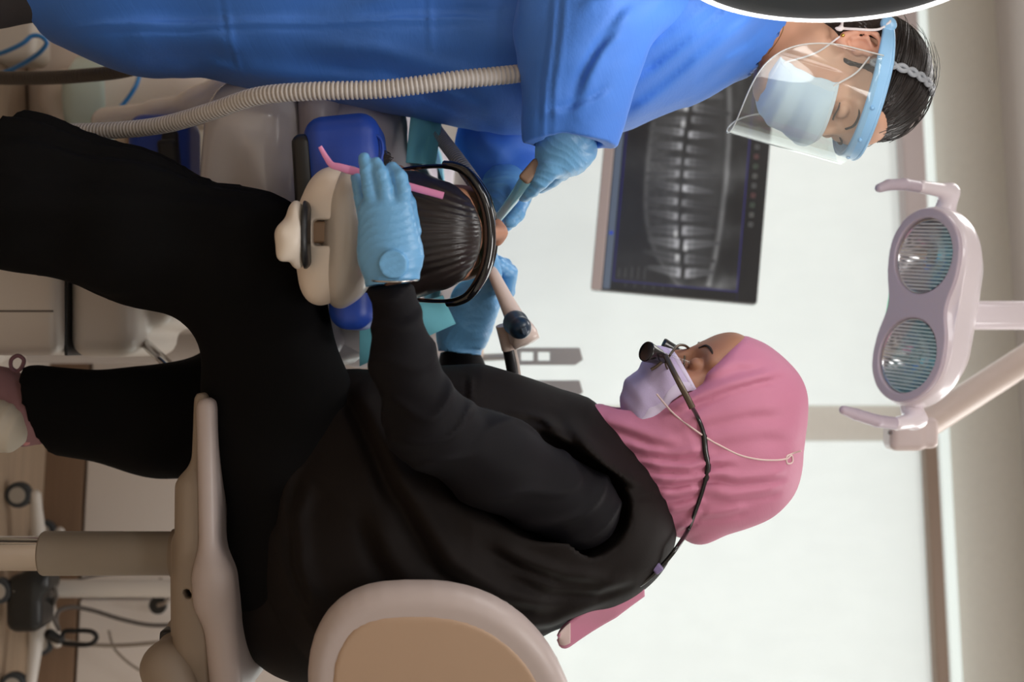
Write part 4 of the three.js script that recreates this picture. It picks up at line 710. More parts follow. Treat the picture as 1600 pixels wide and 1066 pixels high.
// ---------------------------------------------------------------- the patient, lying face up with the crown towards the camera
const patient = thing('person', 'patient with long dark hair lying back in dark protective glasses, under a teal bib', 'person', P(420, 300, 2.5));
{
  const tilt = 0.20, F = V3(0, Math.cos(tilt), Math.sin(tilt)), U = V3(0.10, -Math.sin(tilt), Math.cos(tilt)).normalize(), S = V3().crossVectors(F, U).normalize(); const U2 = V3().crossVectors(S, F).normalize();
  const Hm = basis(F, U2, S, P(652, 366, 1.915)), inv = Hm.clone().invert();
  const tone = skinTone(0.52, 0.26, 0.165);
  const headG = meshField(headField({ neck: V3(-0.02, -0.17, 0) }), 0.0035, { color: tone }).applyMatrix4(Hm);
  const on = (s, u, l) => P(575, 352, 2.12).addScaledVector(chairSide, s).add(V3(0, u, 0)).addScaledVector(chairDir, l);
  const trunk = union([capsule(on(-0.13, -0.01, 0.05), on(0.13, -0.01, 0.05), 0.06, 0.06), capsule(on(0, -0.005, 0.08), on(0, -0.01, 0.5), 0.1, 0.095), capsule(on(-0.08, -0.01, 0.52), on(0.08, -0.01, 0.52), 0.09, 0.09), capsule(on(-0.1, -0.01, 0.6), on(-0.09, -0.03, 0.92), 0.075, 0.055), capsule(on(0.1, -0.01, 0.6), on(0.09, -0.03, 0.92), 0.075, 0.055), capsule(on(-0.09, -0.03, 0.92), on(-0.08, -0.05, 1.24), 0.052, 0.035), capsule(on(0.09, -0.03, 0.92), on(0.08, -0.05, 1.24), 0.052, 0.035), capsule(on(-0.185, -0.02, 0.1), on(-0.2, -0.03, 0.36), 0.042, 0.035), capsule(on(-0.2, -0.03, 0.36), on(-0.07, 0.085, 0.5), 0.034, 0.026), capsule(on(0.185, -0.02, 0.1), on(0.2, -0.03, 0.36), 0.042, 0.035), capsule(on(0.2, -0.03, 0.36), on(0.07, 0.085, 0.5), 0.034, 0.026), capsule(on(-0.05, 0.09, 0.5), on(0.05, 0.09, 0.5), 0.026, 0.026), capsule(on(-0.08, -0.03, 1.25), on(-0.08, 0.07, 1.28), 0.033, 0.028), capsule(on(0.08, -0.03, 1.25), on(0.08, 0.07, 1.28), 0.033, 0.028)], 0.035);
  part('body', joined([headG, meshField(trunk, 0.013, { color: (x, y, z) => { const n = 0.94 + 0.12 * noise(x * 60, y * 60, z * 60); return [0.52 * n, 0.26 * n, 0.165 * n]; } })]), skinMat, patient);
  const shirt = within(trunk, (x, y, z) => { const d = trunk(x, y, z) - 0.012; return d - 0.006 * (fold(x * 9 + z * 7 + noise(x * 8, y * 8, z * 8) * 2) - 0.5); });
  const waist = on(0, 0, 0.56), yoke = on(0, 0, -0.04);
  part('shirt', meshField(both(both(shirt, half(waist, chairDir), 0.004), half(yoke, chairDir.clone().negate()), 0.004), 0.009, { slack: 0.02 }), srgb(226, 219, 225, 0.7), patient, 'pale grey top');
  part('trousers', meshField(both(both(shirt, half(on(0, 0, 0.555), chairDir.clone().negate()), 0.004), half(on(0, 0, 1.2), chairDir), 0.004), 0.012, { slack: 0.02 }), srgb(52, 58, 76, 0.8), patient, 'dark blue trousers');
  // teal paper bib over the chest, hanging down at both sides
  const bibMat = mat(0.20, 0.62, 0.74, 0.75, { bumpMap: crepeFine, bumpScale: 0.0003 });
  part('bib', sheet(40, 30, (u, v) => { const s = (u - 0.5) * 0.50, a = Math.min(1, Math.abs(u - 0.5) * 2); return on(s * 0.8, 0.112 - 0.05 * a ** 2.4 + 0.004 * Math.sin(s * 60 + v * 7), 0.01 + v * 0.36 - 0.05 * (1 - a)); }, 0.002), bibMat, patient, 'teal paper bib');
  part('bib_corner', sheet(12, 8, (u, v) => P(694 - 50 * v - 14 * u * (1 - v) - 10 * u * v, 160 + 98 * u - 4 * v, 2.06 - 0.02 * u + 0.015 * Math.sin(v * 5)), 0.002), bibMat, patient);
  part('bib_corner', sheet(12, 10, (u, v) => P(692 - 130 * u + 20 * v * (1 - u), 462 + 44 * v + 66 * u * (0.6 + 0.4 * v), 2.04 + 0.03 * v + 0.006 * Math.sin(u * 8 + v * 3)), 0.002), bibMat, patient);
  // hair: a smooth cap combed from the forehead over the crown and down, with loose strands
  const cap = union([ellipsoid(V3(-0.016, 0.040, 0), 0.106, 0.102, 0.086), ellipsoid(V3(-0.07, 0.0, 0), 0.05, 0.085, 0.08), ellipsoid(V3(0.05, 0.075, 0), 0.052, 0.045, 0.064)], 0.03);
  const parting = (q, n) => Math.atan2(q.z, 0.16 - q.x * 0.9) * 13 + n * 0.25;
  const hair = within(cap, (x, y, z) => { const d = cap(x, y, z); if (Math.abs(d) > 0.03) return d; const n = noise(x * 26, y * 26, z * 26); return smax(d - 0.0014 * (fold(parting({ x, y, z }, n)) - 0.5), smin(x - 0.055 + 0.15 * Math.abs(z), 0.046 + 0.10 * Math.abs(z) - y + 0.004 * n, 0.02), 0.004); });
  const hairG = meshField(hair, 0.0028, { slack: 0.008, color: (x, y, z) => { const v = 0.5 + 1.0 * noise(parting({ x, y, z }, 0) * 1.3, y * 5, 3); return [0.019 * v, 0.014 * v, 0.0135 * v]; } }).applyMatrix4(Hm);
  const loose = [];
  for (let i = 0; i < 1500; i++) {
    const z0 = (rnd() - 0.5) * 2.4, lift = 1.006 + (rnd() < 0.08 ? 0.03 * rnd() : 0.012 * rnd()), L = [], ph = z0 * 1.0, start = 0.12 + 0.28 * rnd();
    for (let k = 0; k <= 6; k++) { const th = start + 0.35 + (k / 6) * 1.9, w = Math.sin(Math.min(1.57, th * 0.9)), x = Math.cos(th), s = Math.sin(th); L.push(V3(-0.016 + 0.106 * lift * x, 0.04 + 0.102 * lift * s * Math.cos(ph), 0.086 * lift * s * Math.sin(ph) * (0.35 + 0.65 * w) + (1 - w) * 0.01 * ph).applyMatrix4(Hm)); }
    loose.push(L);
  }
  for (let i = 0; i < 40; i++) { const a = rnd() * 6, b = 0.008 + rnd() * 0.02; loose.push(Array.from({ length: 7 }, (_, k) => P(612 - 22 + 18 * Math.sin(a + k * 0.9) * rnd() + 10 * rnd(), 258 - k * 3 * rnd() - 12 * Math.sin(k * 0.5 + a), 1.86))); }
  part('hair', joined([hairG, ...strands(loose, 0.0007, 0.026)]), hairMat, patient, 'long dark hair combed back');
  // protective glasses with a heavy black rim
  const gl = new THREE.Group(); gl.name = 'protective_glasses'; patient.add(gl); gl.userData.label = 'black wraparound protective glasses';
  const rim = [[0.045, 0.022, 0.0915], [0.060, 0.028, 0.089], [0.077, 0.033, 0.081], [0.097, 0.034, 0.053], [0.106, 0.032, 0.018], [0.106, 0.032, -0.018], [0.097, 0.034, -0.053], [0.077, 0.033, -0.081], [0.060, 0.028, -0.089], [0.045, 0.022, -0.0915]];
  const gloss = mat(0.006, 0.006, 0.007, 0.12, { clearcoat: 0.8 });
  part('rim', sweep(local(Hm, rim), t => 0.0055 + 0.0025 * Math.sin(Math.PI * t), { n: 90, radial: 10, flat: 1.0 }), gloss, gl);
  part('lower_rim', sweep(local(Hm, rim.slice(1, 9).map(([x, y, z]) => [x * 0.92 + 0.004, y - 0.062 + 0.012 * Math.abs(z) / 0.09, z * 0.96])), 0.0035, { n: 70, radial: 8 }), gloss, gl);
  const curve = new THREE.CatmullRomCurve3(rim.map(p => V3(...p)), false, 'centripetal');
  part('lens', sheet(60, 10, (u, v) => { const p = curve.getPointAt(0.12 + u * 0.76); p.y -= v * 0.06; p.x *= 1 - 0.07 * v; return p.applyMatrix4(Hm); }, 0.0016), mat(0.03, 0.16, 0.15, 0.06, { transmission: 0.75, thickness: 0 }), gl, 'dark green tinted lens');
  for (const k of [1, -1]) part('temple', sweep(local(Hm, [[0.06, 0.026, 0.088 * k], [0.03, 0.01, 0.090 * k], [-0.01, -0.004, 0.088 * k], [-0.04, -0.022, 0.082 * k]]), 0.006, { n: 30, radial: 8, flat: 0.5 }), gloss, gl);
}

// ---------------------------------------------------------------- the dentist's stool
{
  const stool = thing('stool', 'beige stool on a chrome column with padded seat and curved backrest under the dentist', 'stool', P(0, 865, 1.98).setY(0));
  const plastic = srgb(142, 127, 112, 0.5), pale = srgb(182, 168, 164, 0.42), C = P(60, 865, 1.98), cx = C.x, cz = C.z;
  const Y = x => P(x, 865, 1.98).y;
  part('column_cover', lathe([[0.0, 0], [0.0295, 0], [0.031, 0.003], [0.0305, Y(285) - Y(66) - 0.002], [0.029, Y(285) - Y(66)], [0, Y(285) - Y(66)]], V3(cx, Y(66), cz), V3(cx, Y(285), cz), 40), srgb(146, 136, 124, 0.45), stool);
  part('column', rod(V3(cx, 0.06, cz), V3(cx, Y(70), cz), 0.0245), chrome, stool, 'chrome column');
  part('column_collar', rod(V3(cx, Y(270), cz), V3(cx, Y(310), cz), 0.034, 0.036, 32), plastic, stool);
  for (let i = 0; i < 5; i++) {
    const a = i / 5 * Math.PI * 2 + 0.35, e = V3(cx + 0.26 * Math.cos(a), 0.085, cz + 0.26 * Math.sin(a));
    const leg = part('leg', meshField(capsule(V3(cx, 0.11, cz), e, 0.026, 0.016), 0.006), plastic, stool);
    part('caster', meshField(union([capsule(e.clone().setY(0.028).add(V3(0.012, 0, 0)), e.clone().setY(0.028).add(V3(-0.012, 0, 0)), 0.027, 0.027), capsule(e.clone().setY(0.05), e, 0.008, 0.008)], 0.006), 0.005), blackPlastic, leg);
  }
  // seat pan and cushion, seen nearly edge on, rising a little to the back
  const turnZ = a => new THREE.Matrix4().makeRotationZ(a);
  let pan = union([slab(P(347, 725, 1.99), 0.105, 0.009, 0.16, 0.008, turnZ(-0.04)), slab(P(338, 860, 1.99), 0.12, 0.022, 0.165, 0.018), slab(P(322, 900, 1.99), 0.075, 0.022, 0.12, 0.018), slab(P(348, 960, 1.99), 0.085, 0.022, 0.165, 0.018, turnZ(0.05))], 0.03);
  pan = minus(pan, slab(P(297, 925, 1.835), 0.0065, 0.0042, 0.03, 0.003, turnZ(0.4)), 0.002);
  part('seat_pan', meshField(pan, 0.004), plastic, stool);
  part('seat_screw', lathe([[0, 0], [0.009, 0], [0.0085, 0.003], [0, 0.004]], P(303, 862, 1.832), P(303, 862, 1.80), 20), srgb(120, 104, 90, 0.5), stool);
  let pad = union([slab(P(365, 765, 1.99), 0.135, 0.0125, 0.18, 0.012, turnZ(0.02)), slab(P(384, 955, 1.99), 0.092, 0.021, 0.185, 0.02, turnZ(0.1))], 0.04);
  part('seat_cushion', meshField(pad, 0.0055), pale, stool, 'pale padded seat cushion');
  part('hinge', meshField(slab(P(282, 1006, 1.94), 0.028, 0.018, 0.05, 0.006), 0.004), blackPlastic, stool);
  // bracket up to the backrest
  part('back_bracket', meshField(union([capsule(P(262, 1045, 1.84), P(300, 1150, 1.80), 0.03, 0.03), capsule(P(300, 1150, 1.80), P(560, 1190, 1.76), 0.03, 0.024), capsule(P(262, 1045, 1.84), P(285, 985, 1.95), 0.026, 0.022)], 0.03), 0.006), plastic, stool);
  // backrest: rounded leaf shape, pale padded edge round a beige back panel
  const bc = P(612, 1148, 1.74), bz = V3(0.30, 0.06, 0.95).normalize(), bx = V3().crossVectors(V3(0, 1, 0), bz).normalize(), by = V3().crossVectors(bz, bx), Bm = basis(bx, by, bz, bc);
  const outline = t => { const c = Math.cos(t), s = Math.sin(t), n = 0.8; const x = Math.sign(c) * Math.abs(c) ** n, y = Math.sign(s) * Math.abs(s) ** n; return [x * 0.2, y * (y < 0 ? 0.146 : 0.178) + 0.34 * (x * 0.2 + 0.2) * 0.5 + 0.02]; };
  const ringPts = Array.from({ length: 48 }, (_, i) => outline(i / 48 * Math.PI * 2));
  const level = (x, y) => { let d = 1e9, inside = false; for (let i = 0, j = 47; i < 48; j = i++) { const [ax, ay] = ringPts[j], [bx2, by2] = ringPts[i], dx = bx2 - ax, dy = by2 - ay, t = Math.max(0, Math.min(1, ((x - ax) * dx + (y - ay) * dy) / (dx * dx + dy * dy))); d = Math.min(d, Math.hypot(x - ax - t * dx, y - ay - t * dy)); if ((ay > y) !== (by2 > y) && x < (bx2 - ax) * (y - ay) / (by2 - ay) + ax) inside = !inside; } return inside ? -d : d; };
  const bend = x => 0.35 * x * x;
  const padF = (x, y, z) => { const e = level(x, y) + 0.022, h = Math.abs(z + bend(x)) - 0.003; return Math.hypot(Math.max(e, 0), Math.max(h, 0)) + Math.min(Math.max(e, h), 0) - 0.021; };
  padF.lo = [-0.25, -0.25, -0.06]; padF.hi = [0.25, 0.3, 0.04];
  const panF = (x, y, z) => { const e = level(x, y) + 0.036, h = Math.abs(z + bend(x) - 0.014) - 0.006; return Math.hypot(Math.max(e, 0), Math.max(h, 0)) + Math.min(Math.max(e, h), 0) - 0.006; };
  panF.lo = [-0.25, -0.25, -0.05]; panF.hi = [0.25, 0.3, 0.06];
  part('backrest_pad', meshField(padF, 0.0055).applyMatrix4(Bm), pale, stool, 'pale padded backrest');
  part('backrest_panel', meshField(panF, 0.0045).applyMatrix4(Bm), srgb(176, 148, 124, 0.55), stool, 'smooth beige back panel');
}

// ---------------------------------------------------------------- hoses and instruments
function corrugated(points, r, pitch, n) {
  const len = new THREE.CatmullRomCurve3(points, false, 'centripetal').getLength(), k = Math.round(len / pitch);
  return sweep(points, t => r * (1 + 0.15 * (Math.abs(((t * k) % 1) - 0.5) < 0.27 ? 1 : -1)), { n: k * 4, radial: 14 });
}
const greyHose = srgb(196, 190, 186, 0.5), darkHose = srgb(150, 152, 156, 0.5);
{
  const h = part('suction_hose', corrugated(pts([[905, 60, 1.93], [860, 100, 1.87], [822, 113, 1.815], [720, 124, 1.79], [600, 139, 1.785], [480, 143, 1.79], [405, 150, 1.81], [330, 174, 1.86], [250, 196, 1.92], [150, 205, 1.97], [0, 203, 2.03], [-180, 190, 2.1]]), 0.0103, 0.0058), greyHose);
  info(h, 'thick pale grey corrugated suction hose running along the blue gown', 'hose');
  const d = part('suction_hose', corrugated(pts([[240, 92, 2.22], [205, 108, 2.24], [120, 119, 2.28], [40, 122, 2.32], [-60, 120, 2.36], [-200, 110, 2.4]]), 0.0098, 0.006), srgb(104, 92, 80, 0.55));
  info(d, 'dark brown corrugated hose at the lower left behind the gown', 'hose');
  const e = part('suction_hose', corrugated(pts([[640, 148, 2.16], [655, 168, 2.13], [690, 216, 2.06], [720, 256, 2.0], [745, 292, 1.975], [760, 322, 1.985]]), 0.0092, 0.0046), darkHose);
  info(e, 'short dark grey ribbed hose slanting down beside the glasses', 'hose');
}
{
  const t = thing('suction_tip', 'pale aqua suction tip with a brown valve in the assistant hand', 'suction tip', P(830, 268, 1.9));
  part('valve', meshField(slab(P(830, 268, 1.868), 0.0085, 0.017, 0.0085, 0.004, new THREE.Matrix4().makeRotationZ(0.86)), 0.002), srgb(140, 112, 92, 0.45), t);
  part('tube', sweep(pts([[823, 279, 1.87], [806, 305, 1.905], [785, 333, 1.96], [772, 348, 1.98]]), s => 0.0088 - 0.0028 * s, { n: 30, radial: 16 }), mat(0.38, 0.74, 0.84, 0.15, { transmission: 0.4, thickness: 0 }), t);
}
{
  const t = thing('plastic_spatula', 'thin pink plastic dental spatula held flat under the dentist fingers', 'dental tool', P(600, 280, 1.735));
  part('handle', sweep(pts([[540, 264, 1.722], [580, 275, 1.732], [620, 286, 1.74], [660, 297, 1.745], [693, 306, 1.748]]), s => 0.0052 - 0.0006 * s, { n: 40, radial: 10, flat: 0.45, up: V3(0, 0, 1) }), srgb(226, 140, 182, 0.35), t);
  part('blade', sweep(pts([[500, 229, 1.712], [509, 245, 1.715], [519, 258, 1.717], [530, 261, 1.719], [545, 265.5, 1.723]]), s => 0.0026 + 0.0028 * s, { n: 30, radial: 10, flat: 0.45, up: V3(0, 0, 1) }), srgb(236, 150, 196, 0.35), t);
}
{
  const t = thing('dental_handpiece', 'cream dental handpiece with dark blue end cap on a black cord in the far glove', 'handpiece', P(790, 480, 2.07));
  const cream = srgb(226, 206, 194, 0.32);
  part('body', lathe([[0, 0], [0.0075, 0.002], [0.009, 0.02], [0.011, 0.05], [0.0145, 0.085], [0.02, 0.103], [0.0215, 0.112], [0.02, 0.124], [0.0, 0.126]], P(766, 418, 2.065), P(814, 517, 2.05), 32), cream, t);
  const cap = part('end_cap', meshField(union([capsule(P(806, 505, 2.03), P(812, 512, 2.012), 0.0185, 0.0165), ellipsoid(P(815, 513, 2.005), 0.013, 0.011, 0.011)], 0.006), 0.0022), mat(0.016, 0.035, 0.062, 0.3), t);
  part('button', meshField(slab(P(819, 517, 1.992), 0.005, 0.004, 0.004, 0.0015, new THREE.Matrix4().makeRotationZ(0.3)), 0.001), mat(0.05, 0.075, 0.11, 0.35), cap);
  part('collar', rod(P(786, 508, 2.06), P(795, 546, 2.07), 0.011, 0.0105), cream, t);
  part('cord', sweep(pts([[793, 540, 2.07], [797, 560, 2.08], [802, 590, 2.09], [806, 640, 2.12], [760, 720, 2.3], [640, 760, 2.5]]), 0.0085, { n: 60, radial: 12 }), blackPlastic, t);
  part('cord_sleeve', sweep(pts([[798, 540, 2.073], [804, 565, 2.088], [808, 592, 2.1], [812, 640, 2.13]]), 0.0065, { n: 30, radial: 10 }), srgb(190, 172, 160, 0.4), t);
}

// ---------------------------------------------------------------- screen on an arm, showing a jaw X-ray
{
  const C = P(1073, 236, 2.9), right = V3(0.9956, -0.0935, 0.06).normalize(), up0 = V3(0.1, 0.99, 0.03), out = V3().crossVectors(right, up0).normalize(), up = V3().crossVectors(out, right);
  const W = 0.600, Hh = 0.338, M = basis(right, up, out, C), t = thing('monitor', 'tilted flat monitor showing a grey panoramic jaw X-ray before the window', 'monitor', C);
  const at = (g, x, y, z) => g.translate(x, y, z).applyMatrix4(M);
  part('housing', at(box(W, Hh, 0.034, 0.006), 0, 0, -0.019), srgb(60, 56, 56, 0.45), t);
  part('lower_bezel', at(box(W, 0.021, 0.008, 0.002), 0, -Hh / 2 + 0.0105, 0.001), srgb(196, 178, 172, 0.45), t);
  const w = 800, h = 430, px = new Float32Array(w * h * 3);
  const put = (i, j, c, a) => { if (i < 0 || j < 0 || i >= w || j >= h) return; const o = (j * w + i) * 3; for (let k = 0; k < 3; k++) px[o + k] = px[o + k] * (1 - a) + c[k] * a; };
  const rect = (x0, y0, x1, y1, c, a = 1) => { for (let j = Math.round(y0); j < y1; j++) for (let i = Math.round(x0); i < x1; i++) put(i, j, c, a); };
  const sp = (p, q, s) => Math.exp(-((p - q) ** 2) / (2 * s * s));
  for (let j = 0; j < h; j++) for (let i = 0; i < w; i++) {   // bone and soft tissue
    const u = (i / w - 0.56) / 0.42, v = j / h, smile = 0.50 - 0.055 * (1 - Math.min(1, u * u) * 1.6), jaw = 0.22 + 0.30 * Math.abs(u) ** 3.2, palate = 0.735 - 0.06 * u * u;
    let g = 0.035 + 0.06 * noise(i / 60, j / 60, 1) + 0.03 * noise(i / 14, j / 14, 2);
    const inJaw = Math.max(0, Math.min(1, (v - jaw) / 0.03)) * Math.max(0, Math.min(1, (smile + 0.02 - v) / 0.04)) * (Math.abs(u) < 1.02 ? 1 : 0);
    g += 0.13 * inJaw * (0.7 + 0.6 * noise(i / 9, j / 9, 5)) + 0.2 * sp(v, jaw, 0.012) * (Math.abs(u) < 1.0 ? 1 : 0);
    const inUp = Math.max(0, Math.min(1, (v - smile) / 0.04)) * Math.max(0, Math.min(1, (palate - v) / 0.05)) * (Math.abs(u) < 0.86 ? 1 : 0);
    g += 0.10 * inUp + 0.30 * sp(v, palate, 0.013) * (Math.abs(u) < 0.95 ? 1 : 0) + 0.07 * (v > palate ? noise(i / 38, j / 30, 7) ** 2 * 2.4 : 0);
    g += 0.20 * sp(Math.abs(u), 1.0 - 0.25 * (v - 0.5), 0.05) * (v > 0.42 ? 1 : 0.2) * (0.6 + 0.6 * noise(i / 16, j / 20, 8)) + 0.1 * sp(u, 0.0, 0.09) * (v < 0.45 ? 0.6 : 0.9);
    const o = (j * w + i) * 3; px[o] = px[o + 1] = px[o + 2] = g;
  }
  for (const side of [0, 1]) for (let k = 0; k < 16; k++) {   // two rows of teeth with their roots
    const u = -0.86 + k / 15 * 1.72, tone = 0.72 + 0.5 * rnd(), len = 0.75 + 0.45 * rnd(), lean = (rnd() - 0.5) * 0.16, x = (0.56 + 0.42 * u) * w + (rnd() - 0.5) * 5, smile = (0.50 - 0.055 * (1 - Math.min(1, u * u) * 1.6)) * h, wd = (Math.abs(u) > 0.45 ? 19 : 14), cr = 30, rt = 62;
    for (let j = -2 + Math.round(rnd() * 4); j < cr + rt * len; j++) { const hw = (j < cr ? wd * 0.86 : wd * 0.8 * (1 - (j - cr) / (rt * len) * 0.62)); for (let i = -hw; i <= hw; i++) { const e = 1 - Math.abs(i / hw) ** 4, pulp = 1 - 0.35 * Math.exp(-((i / 3.2) ** 2)) * (j > 9 ? 1 : 0); const b = (j < 15 ? 0.66 : j < cr ? 0.5 : 0.40 - 0.1 * (j - cr) / rt) * pulp * tone; const s = side ? 1 : -1; put(Math.round(x + i - (u * 0.10 + lean) * j), Math.round(smile + s * (6 + j)), [b, b, b * 1.02], 0.9 * e); } }
  }
  for (const [u, s] of [[-0.62, 1], [-0.5, -1], [-0.36, -1], [0.55, -1], [0.66, 1], [0.74, -1]]) { const x = (0.56 + 0.42 * u) * w, smile = (0.50 - 0.055 * (1 - Math.min(1, u * u) * 1.6)) * h; rect(x - 9, smile + (s > 0 ? 7 : -18), x + 8, smile + (s > 0 ? 18 : -7), [0.82, 0.82, 0.82], 0.7); }
  const blur = new Float32Array(px); for (let j = 2; j < h - 2; j++) for (let i = 2; i < w - 2; i++) for (let k = 0; k < 3; k++) { let s = 0; for (let b = -2; b <= 2; b++) for (let a = -2; a <= 2; a++) s += px[((j + b) * w + i + a) * 3 + k]; blur[(j * w + i) * 3 + k] = s / 25; } px.set(blur);
  rect(0, 0, w, 20, [0.34, 0.38, 0.44]); rect(0, 20, w, 26, [0.05, 0.05, 0.06]); for (const x of [330, 640]) rect(x, 5, x + 10, 15, [0.1, 0.25, 0.7]);   // task bar
  rect(0, 26, w, 29, [0.12, 0.10, 0.42]); rect(0, 372, w, 375, [0.16, 0.13, 0.45]);
  rect(0, 375, w, h, [0.018, 0.016, 0.018]); rect(w - 26, 26, w - 23, 374, [0.14, 0.12, 0.42]); rect(w - 23, 26, w, 374, [0.012, 0.012, 0.014]);
  for (let k = 0; k < 17; k++) { const x = 150 + k * 27, c = [[0.45, 0.45, 0.45], [0.5, 0.3, 0.3], [0.35, 0.42, 0.35], [0.5, 0.5, 0.48]][k % 4]; rect(x, 390, x + 12, 402, c, 0.8); rect(x + 3, 393, x + 9, 399, [0.05, 0.05, 0.05], 0.8); }
  for (let k = 0; k < 7; k++) rect(90 + k * 16, 410, 100 + k * 16, 416, [0.3, 0.3, 0.3], 0.6);
  for (let k = 0; k < 6; k++) rect(w - 20, 60 + k * 26, w - 10, 66 + k * 26, [0.3, 0.3, 0.3], 0.6);
  for (let k = 0; k < 5; k++) rect(w - 60 - k * 3, 40 + k * 18, w - 34, 43 + k * 18, [0.42, 0.42, 0.42], 0.5);
  const tex = dataTexture(w, h, (i, j) => { const o = (j * w + i) * 3; return [0, 1, 2].map(k => Math.min(1, px[o + k])); }); tex.wrapS = tex.wrapT = THREE.ClampToEdgeWrapping;
  const screenMat = mat(0.012, 0.012, 0.013, 0.35); screenMat.name = 'monitor_screen'; screenMat.emissive.setRGB(1, 1, 1); screenMat.emissiveMap = tex; screenMat.emissiveIntensity = 0.8;
  part('screen', at(new THREE.PlaneGeometry(W - 0.008, Hh - 0.026), 0, 0.0105, 0.0012), screenMat, t, 'lit screen with a grey jaw X-ray');
  part('wall_arm', merge([rod(C.clone().addScaledVector(out, -0.035), C.clone().addScaledVector(out, -0.24).add(V3(0.02, 0.04, 0)), 0.02), rod(C.clone().addScaledVector(out, -0.24).add(V3(0.02, 0.04, 0)), C.clone().add(V3(0.06, 0.04, -0.748)), 0.018)]), greySteel, t);
}

// ---------------------------------------------------------------- unlit twin dental lamp hanging from the ceiling
{
  const t = thing('dental_lamp', 'white twin-lens dental lamp with two handles on a ceiling arm, switched off', 'dental lamp', P(1470, 470, 2.3));
  const white = srgb(244, 234, 240, 0.25, { clearcoat: 0.5, clearcoatRoughness: 0.1 }), face = srgb(200, 186, 198, 0.35);
  const mid = P(1432, 478, 2.25), la = V3(0.987, -0.16, 0).normalize(), n0 = V3(0.02, -0.87, 0.49), ln = n0.clone().addScaledVector(la, -n0.dot(la)).normalize(), lb = V3().crossVectors(la, ln).normalize();
  const M = basis(la, ln, lb, mid);                      // x along the head, y the way it shines
  const bow = (a) => 0.55 * a * a;                       // the head curves like a bean
  const bean = (r, y0, y1, round) => { const f = (x, y, z) => { const yy = y - bow(x) * 0.6, a = Math.max(Math.abs(x) - 0.080, 0), e = Math.hypot(a, z * (1 + 0.22 * Math.exp(-((x / 0.035) ** 2)))) - r + round + Math.max(0, y0 + 0.06 - yy) * 0.0, h = Math.max(yy - y1, y0 - yy) + round; return Math.hypot(Math.max(e, 0), Math.max(h, 0)) + Math.min(Math.max(e, h), 0) - round; }; f.lo = [-0.19, -0.14, -0.11]; f.hi = [0.19, 0.06, 0.11]; return f; };
  const dome = (x, y, z) => { const a = Math.max(Math.abs(x) - 0.06, 0), yy = y + 0.02 - bow(x) * 0.4; return (Math.sqrt((a / 0.092) ** 2 + (z / 0.076) ** 2 + (Math.min(yy, 0) / 0.082) ** 2) - 1) * 0.074; };
  let body = within(bean(0.078, -0.05, 0.0, 0.018), ((b) => (x, y, z) => smin(b(x, y, z), Math.max(dome(x, y, z), y + 0.012), 0.02))(bean(0.078, -0.05, 0.0, 0.018)));
  const bowls = [-0.080, 0.080].map(a => V3(a, bow(a) * 0.6, 0));
  const hollow = union(bowls.map(c => ellipsoid(c, 0.062, 0.045, 0.062)), 0.0);
  body = minus(body, hollow, 0.003);
  part('head', meshField(body, 0.0032).applyMatrix4(M), white, t);
  part('face_plate', meshField(minus(bean(0.0755, -0.008, 0.0022, 0.003), union(bowls.map(c => ellipsoid(c, 0.0605, 0.05, 0.0605)), 0), 0.002), 0.0022).applyMatrix4(M), face, t, 'pale lilac front plate');
  const reflector = mat(0.62, 0.62, 0.64, 0.12, { metalness: 1 }), lensGlass = mat(1, 1, 1, 0.03, { transmission: 1, thickness: 0 });
  for (const c of bowls) {
    const prof = []; for (let i = 0; i <= 26; i++) { const r = i / 26 * 0.0595; prof.push(new THREE.Vector2(r, -0.036 * (1 - (r / 0.0595) ** 2) + (i % 2 ? 0.0006 : -0.0006))); }
    const bowl = part('reflector', new THREE.LatheGeometry(prof, 40).translate(c.x, c.y - 0.004, c.z).applyMatrix4(M), reflector, t, 'mirrored reflector bowl');
    const ribs = []; for (let k = -9; k <= 9; k++) { const z = k * 0.0058, L = Math.sqrt(Math.max(0, 0.057 ** 2 - z * z)); ribs.push(new THREE.CylinderGeometry(0.0017, 0.0017, 2 * L, 8).rotateX(Math.PI / 2).translate(c.x + z, c.y - 0.006, 0)); }
    part('lens_ribs', merge(ribs).applyMatrix4(M), mat(0.85, 0.86, 0.88, 0.12, { metalness: 1 }), bowl);
    part('cover_glass', new THREE.CylinderGeometry(0.0595, 0.0595, 0.0016, 40).translate(c.x, c.y - 0.0005, c.z).applyMatrix4(M), lensGlass, t);
    part('bulb_holder', rod(V3(c.x - 0.012, c.y - 0.018, 0).applyMatrix4(M), V3(c.x + 0.012, c.y - 0.018, 0).applyMatrix4(M), 0.008), srgb(225, 230, 225, 0.3), bowl);
  }
  const green = mat(0.05, 0.5, 0.25, 0.4); green.name = 'status_light_green'; green.emissive.setRGB(0.1, 0.75, 0.4); green.emissiveIntensity = 0.5;
  part('status_light', sweep(local(M, [[-0.028, 0.0, 0.0645], [-0.01, -0.001, 0.0632], [0.01, -0.001, 0.0632], [0.026, 0.0, 0.0645]]), 0.0014, { n: 20, radial: 6 }), green, t, 'thin green status light');
  // handles
  const hTop = part('handle', meshField(union(chain([[1436, 292, 2.22, 9.5], [1412, 288, 2.2, 9.5], [1388, 289, 2.19, 9], [1374, 294, 2.18, 7.5]]), 0.002), 0.003), face, t);
  part('handle_mount', meshField(union([...chain([[1440, 292, 2.22, 10], [1484, 300, 2.25, 12]]), ...chain([[1484, 302, 2.25, 14], [1476, 330, 2.26, 17]])], 0.012), 0.003), white, hTop);
  const hLow = part('handle', meshField(union(chain([[1400, 662, 2.22, 10], [1370, 658, 2.2, 10], [1338, 648, 2.19, 9.5], [1318, 641, 2.18, 7.5]]), 0.002), 0.003), face, t);
